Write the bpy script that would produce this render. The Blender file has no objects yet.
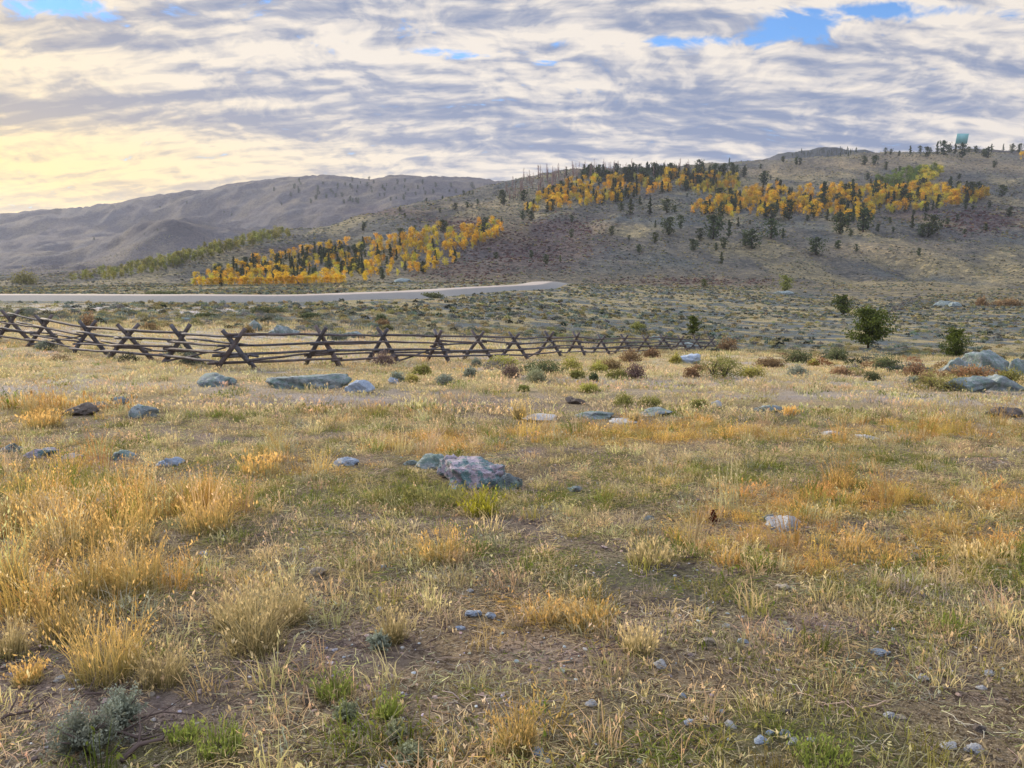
import bpy, bmesh, math, random
import numpy as np
from mathutils import Vector, Matrix, Euler
R = math.radians
rng = np.random.default_rng(7)
random.seed(7)
sc = bpy.context.scene
COL = sc.collection
F = 770.0
PITCH = math.atan(109 / F)
CT, ST = math.cos(PITCH), math.sin(PITCH)

# ------------------------------------------------------------------ noise
def _hash(ix, iy, seed):
    h = (ix.astype(np.int64) * 374761393 + iy.astype(np.int64) * 668265263 + seed * 982451653) & 0xffffffff
    h = ((h ^ (h >> 13)) * 1274126177) & 0xffffffff
    h = (h ^ (h >> 16)) & 0xffffffff
    return h / 4294967295.0
def vn(x, y, seed=0):
    x = np.asarray(x, float); y = np.asarray(y, float)
    ix = np.floor(x); iy = np.floor(y); fx = x - ix; fy = y - iy
    fx = fx * fx * fx * (fx * (fx * 6 - 15) + 10); fy = fy * fy * fy * (fy * (fy * 6 - 15) + 10)
    ix = ix.astype(np.int64); iy = iy.astype(np.int64)
    a = _hash(ix, iy, seed); b = _hash(ix + 1, iy, seed); c = _hash(ix, iy + 1, seed); d = _hash(ix + 1, iy + 1, seed)
    return (a * (1 - fx) + b * fx) * (1 - fy) + (c * (1 - fx) + d * fx) * fy
def fbm(x, y, seed=0, octv=4, gain=.5):
    s = 0; a = 1; t = 0
    for k in range(octv):
        s = s + a * vn(x * 2 ** k + 17.3 * k, y * 2 ** k - 9.1 * k, seed + k); t += a; a *= gain
    return s / t
def sstep(a, b, x):
    t = np.clip((x - a) / (b - a), 0, 1); return t * t * (3 - 2 * t)

# ------------------------------------------------------------------ terrain
EYE = 1.65
def ray(px, py):
    rx = (px - 512) / F; ru = (384 - py) / F
    return rx, CT + ru * ST, -ST + ru * CT
SG = np.linspace(-1.45, 1.45, 581)
rows = {
 25: [(-400,372),(0,373),(230,375),(500,378),(740,382),(1024,387),(1400,388)],
 40: [(-400,341),(0,341),(130,344),(260,351),(380,357),(500,361),(620,364),(740,367),(860,370),(1024,374),(1400,376)],
 60: [(-400,323),(0,324),(130,327),(260,333),(380,341),(500,348),(620,354),(740,356),(860,359),(960,361),(1024,363),(1400,364)],
 80: [(-400,314),(0,315),(130,317),(260,321),(380,327),(500,336),(620,345),(700,350),(740,353),(860,357),(960,358),(1024,358),(1400,358)],
 105:[(-400,309),(0,309),(130,310),(260,312),(380,314),(500,325),(620,335),(740,347),(860,350),(960,353),(1024,353),(1400,352)],
 135:[(-400,304.5),(0,304.5),(130,305),(260,306),(380,308),(500,315),(620,325),(740,335),(860,338),(960,341),(1024,341),(1400,341)],
 155:[(-400,300),(0,300),(130,300),(260,300.5),(330,301),(400,301),(500,309),(620,318),(740,329),(860,332),(960,334),(1024,334),(1400,334)],
 195:[(-400,296),(0,296),(130,296),(260,296),(380,294.5),(500,300),(620,309),(740,320),(860,322),(960,324),(1024,324),(1400,324)],
 260:[(-400,291),(0,291),(130,291),(260,290),(380,288.5),(500,290),(560,293),(620,299),(740,306),(860,310),(960,310),(1024,310),(1400,310)],
 330:[(-400,287),(0,287),(130,287),(260,286),(380,283.5),(500,283),(560,284),(620,285),(740,292),(860,300),(960,299),(1024,299),(1400,299)],
 400:[(-400,285),(0,285),(130,284),(260,283),(380,281),(500,283),(560,288),(640,288),(720,286),(860,287.5),(960,287.5),(1024,287.5),(1400,287.5)],
 480:[(-400,284),(0,283),(60,281),(130,279),(200,276),(260,274),(380,267),(500,263),(620,265),(740,269),(860,272),(960,272),(1024,272),(1400,274)],
 600:[(-400,283),(0,281.5),(60,278),(130,268),(200,254),(292,240),(380,237),(440,231),(500,226),(620,232),(740,236),(860,238),(960,240),(1024,240),(1400,246)],
 760:[(-400,282),(0,281),(60,281),(130,276),(200,262),(292,234),(340,220),(380,213),(440,206),(500,202),(620,204),(740,208),(860,210),(960,212),(1024,212),(1400,224)],
 900:[(-400,281),(0,280),(60,281),(130,279),(200,272),(292,246),(340,232),(380,214),(440,201),(500,187),(560,180),(620,184),(740,188),(860,190),(960,190),(1024,190),(1400,206)],
 1050:[(-400,280),(0,279),(60,280),(130,279),(200,274),(292,258),(380,228),(440,208),(500,186),(560,173.5),(620,168.5),(700,167.5),(740,171),(860,169),(960,167),(1024,167),(1400,190)],
 1200:[(-400,278),(0,276),(60,278),(130,276),(200,272),(292,262),(380,240),(440,224),(500,205),(560,186),(620,174),(700,168),(760,162.5),(830,157),(870,153.5),(960,150.5),(1024,152.5),(1400,180)],
 1400:[(-400,276),(0,272),(60,270),(130,258),(176,250),(230,262),(292,264),(380,248),(440,236),(500,222),(560,205),(620,190),(700,180),(760,174),(830,167),(870,163),(960,158),(1024,160),(1400,186)],
 1650:[(-400,272),(0,262),(60,254),(110,242),(140,226),(160,217),(176,214),(195,219),(230,234),(292,252),(380,246),(440,240),(500,235),(560,225),(620,212),(740,200),(870,190),(1024,185),(1400,200)],
 2000:[(-400,262),(0,246),(60,242),(110,240),(176,236),(230,226),(292,214),(340,206),(400,203),(440,205),(500,208),(560,218),(620,215),(740,195),(870,180),(1024,185),(1400,210)],
 2500:[(-400,236),(-120,224),(0,217),(60,212.5),(120,204),(180,192.5),(240,186),(270,181),(300,178),(330,178),(352,180),(400,176.5),(450,179.5),(500,182),(560,187),(620,192),(740,166),(770,159),(800,152.5),(832,149),(862,151.5),(900,162),(1024,178),(1400,210)],
 3300:[(-400,262),(0,255),(176,245),(292,235),(400,230),(500,232),(620,235),(832,230),(1024,240),(1400,250)],
 5000:[(-400,272),(0,272),(1400,272)],
 9000:[(-400,274),(0,274),(1400,274)],
}
vk = [0.0, 3.0, 8.0, 15.0]; zk = [np.zeros_like(SG) + EYE - EYE - 0.0, -0.21 + SG * 0, -0.62 + SG * 0, -1.20 - 0.06 * SG]
for v, pts in sorted(rows.items()):
    s_ = []; z_ = []
    for px, py in pts:
        dx, dy, dz = ray(px, py); s_.append(dx / dy); z_.append(EYE + v * dz / dy)
    zz = np.interp(SG, s_, z_)
    k = np.exp(-0.5 * (np.arange(-12, 13) / (3.2 if v < 1100 else 2.2)) ** 2); k /= k.sum()
    zz = np.convolve(np.pad(zz, 12, mode='edge'), k, 'valid')
    vk.append(float(v)); zk.append(zz)
vk = np.array(vk); ZK = np.array(zk)
# monotone cubic slopes
def pchip_slopes(x, y):
    h = np.diff(x)[:, None]; d = np.diff(y, axis=0) / h; m = np.zeros_like(y)
    w1 = 2 * h[1:] + h[:-1]; w2 = h[1:] + 2 * h[:-1]
    ok = d[:-1] * d[1:] > 0
    with np.errstate(all='ignore'):
        mm = (w1 + w2) / (w1 / d[:-1] + w2 / d[1:])
    m[1:-1] = np.where(ok, mm, 0); m[0] = d[0]; m[-1] = d[-1]
    return m
MK = pchip_slopes(vk, ZK)
ZM = ZK.mean(1, keepdims=True) * .5; ZM[-2:] *= 2; MM = pchip_slopes(vk, ZM)
AZL = R(54)
def zrow(v, s):
    v = np.clip(v, 0, vk[-1] - 1); j = np.clip(np.searchsorted(vk, v, 'right') - 1, 0, len(vk) - 2)
    h = vk[j + 1] - vk[j]; t = (v - vk[j]) / h
    c = np.clip((s - SG[0]) / (SG[1] - SG[0]), 0, len(SG) - 1.001); i = c.astype(int); f = c - i
    def g(A, jj): return A[jj, i] * (1 - f) + A[jj, i + 1] * f
    h00 = 2*t**3 - 3*t**2 + 1; h10 = t**3 - 2*t**2 + t; h01 = -2*t**3 + 3*t**2; h11 = t**3 - t**2
    z = h00 * g(ZK, j) + h10 * h * g(MK, j) + h01 * g(ZK, j + 1) + h11 * h * g(MK, j + 1)
    zm = h00 * ZM[j, 0] + h10 * h * MM[j, 0] + h01 * ZM[j + 1, 0] + h11 * h * MM[j + 1, 0]
    return z, zm
def H(x, y):
    x = np.atleast_1d(np.asarray(x, float)); y = np.atleast_1d(np.asarray(y, float))
    r = np.hypot(x, y); az = np.arctan2(x, y); a = np.clip(az, -AZL, AZL)
    z, zm = zrow(r * np.cos(a), np.tan(a))
    b = sstep(0, 1, (np.abs(az) - AZL) / (math.pi - AZL)); z = z * (1 - b) + zm * b
    w = sstep(0.3, 3, r)
    z = z + w * ((fbm(x * .9, y * .9, 3, 3) - .5) * .07 * (1 - sstep(15, 60, r)) + (fbm(x * .12, y * .12, 5, 3) - .5) * .30 * sstep(10, 30, r) * (1 - sstep(200, 500, r)))
    z = z + sstep(300, 600, r) * ((fbm(x / 60, y / 60, 9, 4) - .5) * 6.0 * (1 - .6 * sstep(1300, 2500, r)))
    z = z + sstep(1200, 2000, r) * (fbm(x / 220, y / 220, 21, 4) - .5) * 22
    z = z + sstep(420, 560, r) * (1 - sstep(1200, 1500, r)) * (fbm(x / 130 + 5, y / 200, 31, 3) - .5) * 10
    rg = 1 - np.abs(2 * fbm(x / 170 + 3, y / 170 + 8, 191, 4) - 1)
    z = z + sstep(1300, 1700, r) * (rg - .75) * 38
    rg2 = 1 - np.abs(2 * fbm(x / 60 + 3, y / 110 + 8, 195, 4) - 1)
    z = z + sstep(430, 560, r) * (1 - sstep(1150, 1400, r)) * (rg2 - .8) * 11
    return z
def hit(px, py, vmin=1.2, vmax=3200):
    """ground point seen at a pixel of the photograph's viewpoint"""
    dx, dy, dz = ray(px, py); v = np.exp(np.linspace(math.log(vmin), math.log(vmax), 2600))
    zr = EYE + v * dz / dy; xr = v * dx / dy; hz = H(xr, v); k = np.argmax(zr < hz)
    if zr[k] >= hz[k]: return None
    if k == 0: return float(xr[0]), float(v[0]), float(hz[0])
    f0 = zr[k - 1] - hz[k - 1]; f1 = zr[k] - hz[k]; f = f0 / (f0 - f1)
    vv = v[k - 1] + f * (v[k] - v[k - 1]); xx = vv * dx / dy
    return float(xx), float(vv), float(H(xx, vv)[0])
def proj(x, y, z):
    d = y * CT - (z - EYE) * ST; u = y * ST + (z - EYE) * CT
    return 512 + F * x / d, 384 - F * u / d
def blob(px, py, cx, cy, rx, ry): return np.exp(-(((px - cx) / rx) ** 2 + ((py - cy) / ry) ** 2))
def blobs(px, py, L):
    s = 0
    for b in L: s = np.maximum(s, blob(px, py, *b))
    return s

# ------------------------------------------------------------------ mesh helpers
def mkmesh(name, V, polys, mat=None, smooth=False, attrs=None, mats=None, midx=None):
    me = bpy.data.meshes.new(name); V = np.asarray(V, np.float32)
    me.vertices.add(len(V)); me.vertices.foreach_set('co', V.ravel())
    tot = np.concatenate([np.full(len(p), p.shape[1], np.int32) for p in polys]); loops = np.concatenate([p.ravel() for p in polys]).astype(np.int32)
    me.loops.add(len(loops)); me.loops.foreach_set('vertex_index', loops)
    me.polygons.add(len(tot)); st = np.zeros(len(tot), np.int32); st[1:] = np.cumsum(tot)[:-1]
    me.polygons.foreach_set('loop_start', st); me.polygons.foreach_set('loop_total', tot)
    if smooth: me.polygons.foreach_set('use_smooth', np.ones(len(tot), bool))
    for m in (mats or ([mat] if mat else [])): me.materials.append(m)
    if midx is not None: me.polygons.foreach_set('material_index', np.asarray(midx, np.int32))
    for n, (ty, dat) in (attrs or {}).items():
        a = me.attributes.new(n, ty, 'POINT'); dat = np.asarray(dat, np.float32)
        a.data.foreach_set({'FLOAT': 'value', 'FLOAT_VECTOR': 'vector', 'FLOAT_COLOR': 'color'}[ty], dat.ravel())
    me.update(calc_edges=True); me.validate()
    return me
def link(name, me, parent=None, loc=None, **props):
    o = bpy.data.objects.new(name, me); COL.objects.link(o)
    if parent: o.parent = parent
    if loc is not None: o.location = loc
    for k, v in props.items(): o[k] = v
    return o
class MB:
    def __init__(s): s.V = []; s.P = {3: [], 4: []}; s.n = 0; s.A = []; s.M = {3: [], 4: []}
    def add(s, V, P, a=None, m=0):
        V = np.asarray(V, float).reshape(-1, 3); P = np.asarray(P, int)
        s.V.append(V); s.P[P.shape[1]].append(P + s.n); s.M[P.shape[1]].append(np.full(len(P), m)); s.n += len(V)
        s.A.append(np.zeros(len(V)) if a is None else np.asarray(a, float) + np.zeros(len(V)))
    def mesh(s, name, mats, smooth=False):
        ks = [k for k in (3, 4) if s.P[k]]
        return mkmesh(name, np.concatenate(s.V), [np.concatenate(s.P[k]) for k in ks], None, smooth, {'hh': ('FLOAT', np.concatenate(s.A))}, mats if isinstance(mats, list) else [mats], np.concatenate([np.concatenate(s.M[k]) for k in ks]))
def tube(mb, pts, rad, n=7, m=0, jit=0.0, a=None):
    pts = [Vector(p) for p in pts]; rad = [rad] * len(pts) if not hasattr(rad, '__len__') else rad
    V = []; ref = None
    for i, p in enumerate(pts):
        t = (pts[min(i + 1, len(pts) - 1)] - pts[max(i - 1, 0)]).normalized()
        if ref is None:
            ref = t.orthogonal().normalized()
        u = (ref - t * ref.dot(t)).normalized(); w = t.cross(u); ref = u
        for k in range(n):
            q = 2 * math.pi * k / n; rr = rad[i] * (1 + jit * (random.random() - .5))
            V.append(p + (u * math.cos(q) + w * math.sin(q)) * rr)
    P = []
    for i in range(len(pts) - 1):
        for k in range(n):
            P.append((i * n + k, i * n + (k + 1) % n, (i + 1) * n + (k + 1) % n, (i + 1) * n + k))
    V.append(pts[0]); V.append(pts[-1]); c0 = len(V) - 2
    T = [(c0, (k + 1) % n, k) for k in range(n)] + [(c0 + 1, (len(pts) - 1) * n + k, (len(pts) - 1) * n + (k + 1) % n) for k in range(n)]
    b = mb.n; mb.add([tuple(v) for v in V], P, a, m)
    mb.P[3].append(np.array(T) + b); mb.M[3].append(np.full(len(T), m))
def cards(mb, C, size, seed=0, up=.3, asp=.6, a=None, m=0):
    g = np.random.default_rng(seed); n = len(C); C = np.asarray(C)
    d = g.normal(size=(n, 3)); d[:, 2] += up; d /= np.linalg.norm(d, axis=1, keepdims=True)
    e = np.cross(d, g.normal(size=(n, 3))); e /= np.linalg.norm(e, axis=1, keepdims=True)
    s = (np.asarray(size) * g.uniform(.6, 1.3, n))[:, None]
    V = np.stack([C - d * s, C + e * s * asp, C + d * s, C - e * s * asp], 1).reshape(-1, 3)
    P = np.arange(n * 4).reshape(n, 4); mb.add(V, P, None if a is None else np.repeat(a, 4), m)
def blades(mb, n, Rr, h0, h1, w, lean=.35, seed=0, head=0.0, m=0, base=None):
    g = np.random.default_rng(seed)
    rr = Rr * np.sqrt(g.uniform(0, 1, n)); th = g.uniform(0, 2 * math.pi, n)
    p = np.stack([rr * np.cos(th), rr * np.sin(th), np.zeros(n)], 1)
    if base is not None: p = p + base
    out = th + g.normal(0, .9, n); D = np.stack([np.cos(out), np.sin(out), np.zeros(n)], 1)
    hh = g.uniform(h0, h1, n); ln = np.abs(g.normal(0, lean, n)) + .05
    wa = g.uniform(0, math.pi, n); W = np.stack([np.cos(wa), np.sin(wa), np.zeros(n)], 1) * w
    ts = [0, .45, .8, 1.0]; ws = [1, .8, .5, .0]; Vs = []
    for t, wk in zip(ts, ws):
        c = p + D * (ln * hh * t * t)[:, None]; c[:, 2] += hh * t * (1 - .25 * ln * t)
        if wk > 0: Vs += [c - W * wk * .5, c + W * wk * .5]
        else: Vs.append(c)
    V = np.stack(Vs, 1); b = np.arange(n)[:, None] * 7
    P4 = np.concatenate([b + [0, 1, 3, 2], b + [2, 3, 5, 4]]); P3 = b + [4, 5, 6]
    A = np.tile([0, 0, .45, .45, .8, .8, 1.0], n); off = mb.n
    mb.add(V.reshape(-1, 3), P4, A, m); mb.P[3].append(P3 + off); mb.M[3].append(np.full(len(P3), m))
    if head > 0:
        k = g.uniform(0, 1, n) < head; tip = V[k, 6]; mid = V[k, 4]; nn = k.sum()
        Cs = []
        for q in (0.0, .4, .8): Cs.append(tip + (mid - tip) * q * .9 + g.normal(0, w * .8, (nn, 3)))
        Cs = np.concatenate(Cs); cards(mb, Cs, w * 2.6 + 0 * Cs[:, 0], seed + 5, up=2.5, asp=.35, a=np.ones(len(Cs)), m=m)

# ------------------------------------------------------------------ material helpers
class NT:
    def __init__(s, name):
        s.mat = bpy.data.materials.new(name); s.mat.use_nodes = True; s.t = s.mat.node_tree; s.t.nodes.clear(); s.out = s.t.nodes.new('ShaderNodeOutputMaterial')
    def n(s, ty, **kw):
        nd = s.t.nodes.new(ty)
        for k, v in kw.items():
            if k.startswith('i_'): nd.inputs[k[2:].replace('_', ' ')].default_value = v
            else: setattr(nd, k, v)
        return nd
    def l(s, a, b): s.t.links.new(a, b)
    def val(s, x, sock):
        if isinstance(x, bpy.types.NodeSocket): s.l(x, sock)
        else: sock.default_value = x
    def math(s, op, a, b=0.0, c=None, clamp=False):
        nd = s.t.nodes.new('ShaderNodeMath'); nd.operation = op; nd.use_clamp = clamp; s.val(a, nd.inputs[0]); s.val(b, nd.inputs[1])
        if c is not None: s.val(c, nd.inputs[2])
        return nd.outputs[0]
    def mix(s, f, a, b, mode='MIX'):
        nd = s.t.nodes.new('ShaderNodeMix'); nd.data_type = 'RGBA'; nd.blend_type = mode; s.val(f, nd.inputs[0])
        for x, q in ((a, nd.inputs[6]), (b, nd.inputs[7])):
            if isinstance(x, bpy.types.NodeSocket): s.l(x, q)
            else: q.default_value = tuple(x) + (1,) * (4 - len(x))
        return nd.outputs[2]
    def noise(s, vec, scale, detail=4, rough=.55, out=0):
        nd = s.t.nodes.new('ShaderNodeTexNoise'); nd.inputs['Scale'].default_value = scale; nd.inputs['Detail'].default_value = detail; nd.inputs['Roughness'].default_value = rough
        if vec is not None: s.l(vec, nd.inputs['Vector'])
        return nd.outputs[out]
    def ramp(s, fac, stops, interp='LINEAR'):
        nd = s.t.nodes.new('ShaderNodeValToRGB'); s.l(fac, nd.inputs[0]); cr = nd.color_ramp; cr.interpolation = interp
        while len(cr.elements) < len(stops): cr.elements.new(.5)
        for e, (p, c) in zip(cr.elements, stops): e.position = p; e.color = (tuple(c) + (1,))[:4] if hasattr(c, '__len__') else (c, c, c, 1)
        return nd.outputs[0]
    def mapr(s, x, a, b, c=0., d=1.):
        nd = s.t.nodes.new('ShaderNodeMapRange'); nd.interpolation_type = 'SMOOTHSTEP'; s.val(x, nd.inputs[0])
        for i, q in enumerate((a, b, c, d)): nd.inputs[i + 1].default_value = q
        return nd.outputs[0]
def plant_mat(name, base=None, tip=None, var=.25, inst=False, transl=.35, hue=.0, rough=.85):
    n = NT(name)
    if inst:
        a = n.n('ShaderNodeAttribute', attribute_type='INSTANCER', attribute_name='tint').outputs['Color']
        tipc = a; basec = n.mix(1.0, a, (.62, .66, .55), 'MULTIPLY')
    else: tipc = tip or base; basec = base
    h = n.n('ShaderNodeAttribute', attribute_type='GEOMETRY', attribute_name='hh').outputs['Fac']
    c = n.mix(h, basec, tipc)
    rnd = n.n('ShaderNodeObjectInfo').outputs['Random']
    geo = n.n('ShaderNodeNewGeometry').outputs['Random Per Island']
    f = n.math('ADD', n.math('MULTIPLY', rnd, var), n.math('MULTIPLY', geo, var * 1.4))
    f = n.math('ADD', f, 1 - var * 1.2)
    hs = n.n('ShaderNodeHueSaturation'); n.l(c, hs.inputs['Color']); n.l(f, hs.inputs['Value'])
    if hue: n.l(n.math('ADD', n.math('MULTIPLY', n.math('FRACT', n.math('MULTIPLY', rnd, 7.31)), hue), .5 - hue / 2), hs.inputs['Hue'])
    d = n.n('ShaderNodeBsdfDiffuse'); n.l(hs.outputs[0], d.inputs[0]); t = n.n('ShaderNodeBsdfTranslucent'); n.l(hs.outputs[0], t.inputs[0])
    m = n.n('ShaderNodeMixShader'); m.inputs[0].default_value = transl; n.l(d.outputs[0], m.inputs[1]); n.l(t.outputs[0], m.inputs[2]); n.l(m.outputs[0], n.out.inputs[0])
    return n.mat
def rock_mat(name, c1, c2, lichen=(.16, .26, .27), amt=.5, sc_=1.0):
    n = NT(name); tc = n.n('ShaderNodeTexCoord').outputs['Object']; rnd = n.n('ShaderNodeObjectInfo').outputs['Random']
    off = n.n('ShaderNodeVectorMath', operation='ADD'); n.l(tc, off.inputs[0]); n.l(rnd, off.inputs[1]); v = off.outputs[0]
    a = n.noise(v, 3 * sc_, 6, .65); b = n.noise(v, 14 * sc_, 5, .7); c = n.noise(v, 5.3 * sc_, 6, .7); d = n.noise(v, 45 * sc_, 3, .6)
    col = n.mix(n.mapr(a, .35, .65), c1, c2)
    col = n.mix(n.mapr(c, .62 - amt * .2, .72 - amt * .2), col, lichen)
    col = n.mix(n.mapr(b, .58, .68), col, (.07, .07, .075)); col = n.mix(n.math('MULTIPLY', n.mapr(d, .55, .7), .5), col, (.5, .48, .46))
    pr = n.n('ShaderNodeBsdfPrincipled'); n.l(col, pr.inputs['Base Color']); pr.inputs['Roughness'].default_value = .85
    hgt = n.math('ADD', n.math('MULTIPLY', b, .6), n.math('ADD', a, n.math('MULTIPLY', d, .3)))
    bp = n.n('ShaderNodeBump'); bp.inputs['Strength'].default_value = 1.0; bp.inputs['Distance'].default_value = .09; n.l(hgt, bp.inputs['Height']); n.l(bp.outputs[0], pr.inputs['Normal'])
    n.l(pr.outputs[0], n.out.inputs[0]); return n.mat

# ------------------------------------------------------------------ ground colours and vegetation fields
GOLD = [(150,570,90,50),(90,540,120,70),(20,600,60,60),(210,510,60,26),(100,650,45,40),(255,600,55,45),(620,440,190,12),(450,447,60,12),(930,437,110,11),(960,545,90,35),(830,545,60,22),(860,500,110,22),(580,620,80,22),(1000,500,50,16),(270,455,45,14),(60,415,60,10),(740,520,60,25)]
GREEN = [(880,590,190,38),(930,462,100,10),(760,470,90,10),(420,490,85,16),(640,570,120,30),(720,600,120,40),(420,690,120,30),(160,755,120,22),(340,680,30,16),(330,740,80,25),(830,730,150,40),(600,500,70,12),(860,640,120,30),(60,490,60,16),(480,560,90,20),(700,755,100,25)]
BARE = [(120,735,170,40),(30,660,60,40),(300,650,70,40),(190,620,70,28),(60,690,90,45),(270,660,60,40),(150,735,110,26),(640,735,60,22),(440,720,120,30),(600,412,110,9),(330,405,100,10),(200,378,150,7),(60,460,110,9),(820,625,130,16),(960,700,90,20),(830,530,60,8),(740,375,80,7),(690,430,60,6),(530,400,60,7),(900,402,80,6),(840,408,120,6),(350,640,50,26),(540,650,80,26),(720,530,60,10),(690,570,60,10),(200,436,160,6)]
def fields(px, py, x, y):
    n1 = fbm(x * .55, y * .55, 41, 4); n2 = fbm(x * .8 + 40, y * .8, 51, 4); n3 = fbm(x * 1.1, y * 1.1 + 9, 61, 4)
    gold = np.clip(blobs(px, py, GOLD) * 1.0 + (n1 - .5) * 2.2 - .1, 0, 1)
    green = np.clip(blobs(px, py, GREEN) * .8 + (n2 - .5) * 2.4 - .05, 0, 1)
    bare = np.clip(blobs(px, py, BARE) * .8 + (n3 - .55) * 2.6, 0, 1)
    return gold, green, bare
def lerp(a, b, t): return a + (np.asarray(b) - a) * t[:, None]
def ground_col(px, py, x, y, v):
    g, gr, ba = fields(px, py, x, y)
    c = np.tile(np.array([.20, .16, .105]), (len(px), 1))
    n = fbm(x * .3, y * .3, 71, 4)
    c = lerp(c, (.25, .20, .18), np.clip(ba * 1.1, 0, 1)); c = lerp(c, (.13, .14, .05), gr * .7); c = lerp(c, (.36, .25, .11), g * .5)
    # pale blond belt before and round the fence
    f1 = sstep(15, 24, v) * (1 - sstep(60, 85, v))
    pale = lerp(np.tile(np.array([.47, .39, .22]), (len(px), 1)), (.42, .385, .37), np.clip((fbm(x * .22, y * .5, 81, 4) - .42) * 4, 0, 1) * .9)
    c = c * (1 - f1[:, None]) + pale * f1[:, None]
    path = np.clip(blobs(px, py, [(655,375,30,14),(740,378,110,5),(150,386,170,5),(60,381,60,4),(330,398,120,5)]) * 1.3 - .3, 0, 1)
    c = lerp(c, (.47, .43, .41), path * .8)
    # sage flat
    f2 = sstep(60, 85, v) * (1 - sstep(330, 520, v))
    sg = lerp(np.tile(np.array([.29, .25, .15]), (len(px), 1)), (.10, .12, .13), sstep(.36, .56, fbm(x * .16, y * .16, 91, 4)))
    sg = lerp(sg, (.44, .42, .43), np.clip(blobs(px, py, [(60,309,140,5),(180,312,70,4),(250,309,80,3)]) * 1.3 - .25, 0, 1))
    c = c * (1 - f2[:, None]) + sg * f2[:, None]
    # the hill
    f3 = sstep(330, 520, v)
    hl = lerp(np.tile(np.array([.130, .128, .118]), (len(px), 1)), (.24, .215, .145), sstep(.45, .62, fbm(x / 38, y / 60, 101, 5)))
    hl = lerp(hl, (.105, .125, .135), sstep(.5, .7, fbm(x / 50 + 3, y / 80, 111, 4)) * .7)
    hl = lerp(hl, (.29, .24, .165), np.clip(blobs(px, py, [(980,166,90,8),(850,165,90,6),(780,172,80,6),(920,158,80,5),(470,206,50,5),(590,226,45,5),(870,250,80,10)]) * 1.1 - .15, 0, 1) * .8)
    hl = lerp(hl, (.105, .07, .08), np.clip(blobs(px, py, [(520,250,90,26),(560,228,45,14),(470,270,60,14),(980,222,50,16),(690,282,90,4),(920,215,40,8),(460,225,40,9),(390,212,45,6),(300,252,60,6)]) * 1.4 - .2 + (fbm(x / 25, y / 40, 121, 4) - .5) * 1.0, 0, 1) * .6)
    hl = lerp(hl, (.075, .066, .092), sstep(1350, 1600, v) * .6); hl = lerp(hl, (.03, .026, .035), np.clip(blobs(px, py, [(180,228,42,15),(60,270,70,9)]) * 1.2 - .2, 0, 1) * .7)
    hl = lerp(hl, (.04, .05, .05), np.clip(blobs(px, py, [(830,152,60,8)]) * 2, 0, 1) * sstep(1700, 2100, v))
    c = c * (1 - f3[:, None]) + hl * f3[:, None]
    return c

# ------------------------------------------------------------------ ground mesh
rr = np.concatenate([[.35], np.exp(np.linspace(math.log(.7), math.log(8500), 1250))])
az = np.concatenate([np.linspace(-180, -62, 30)[:-1], np.linspace(-62, -40, 50)[:-1], np.linspace(-40, 40, 660), np.linspace(40, 62, 50)[1:], np.linspace(62, 180, 30)[1:-1]])
az = np.radians(az); NA = len(az); NR = len(rr)
X = rr[:, None] * np.sin(az)[None]; Y = rr[:, None] * np.cos(az)[None]
Xf, Yf = X.ravel(), Y.ravel(); Zf = H(Xf, Yf)
V_ = Yf; PXf, PYf = proj(Xf, np.maximum(Yf, .3), Zf)
PXf = np.where(Yf < .3, 9999, PXf)
GC = ground_col(np.clip(PXf, -3000, 3000), np.clip(PYf, -100, 3000), Xf, Yf, np.hypot(Xf, Yf))
idx = np.arange(NR * NA).reshape(NR, NA); nx = np.roll(idx, -1, 1)
quads = np.stack([idx[:-1], nx[:-1], nx[1:], idx[1:]], -1).reshape(-1, 4)
cen = len(Xf); tris = np.stack([np.full(NA, cen), nx[0], idx[0]], -1)
Vg = np.concatenate([np.stack([Xf, Yf, Zf], 1), [[0, 0, H(0, 0)[0]]]])
GCA = np.concatenate([np.concatenate([GC, np.ones((len(GC), 1))], 1), [[.3, .25, .2, 1]]])

n = NT('ground')
geo = n.n('ShaderNodeNewGeometry').outputs['Position']; vc = n.n('ShaderNodeAttribute', attribute_name='col').outputs['Color']
dist = n.n('ShaderNodeVectorMath', operation='LENGTH'); n.l(geo, dist.inputs[0]); dist = dist.outputs['Value']
nearf = n.mapr(dist, 14, 60, 1, 0); midf = n.mapr(dist, 60, 250, 1, 0); farf = n.mapr(dist, 200, 450)
a = n.noise(geo, 28, 6, .7); b = n.noise(geo, 7, 6, .65); c = n.noise(geo, 1.1, 6, .65); d = n.noise(geo, .13, 7, .68); e = n.noise(geo, 110, 3, .6)
col = n.mix(n.math('MULTIPLY', n.mapr(a, .46, .58), n.math('MULTIPLY', nearf, .9)), vc, n.mix(1, vc, (.26, .22, .22), 'MULTIPLY'))
col = n.mix(n.math('MULTIPLY', n.mapr(e, .54, .64), n.math('MULTIPLY', nearf, .6)), col, (.50, .42, .34))
col = n.mix(n.math('MULTIPLY', n.mapr(b, .52, .68), n.math('MULTIPLY', midf, .5)), col, n.mix(1, vc, (.55, .5, .5), 'MULTIPLY'))
col = n.mix(n.math('MULTIPLY', n.mapr(c, .50, .62), .55), col, n.mix(1, vc, (.62, .66, .74), 'MULTIPLY'))
col = n.mix(n.math('MULTIPLY', n.mapr(d, .48, .56), n.math('MULTIPLY', farf, .6)), col, n.mix(1, vc, (.45, .48, .52), 'MULTIPLY'))
d2 = n.noise(geo, .33, 5, .7); col = n.mix(n.math('MULTIPLY', n.mapr(d2, .52, .60), n.math('MULTIPLY', farf, .6)), col, n.mix(1, vc, (1.9, 1.75, 1.4), 'MULTIPLY'))
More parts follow.
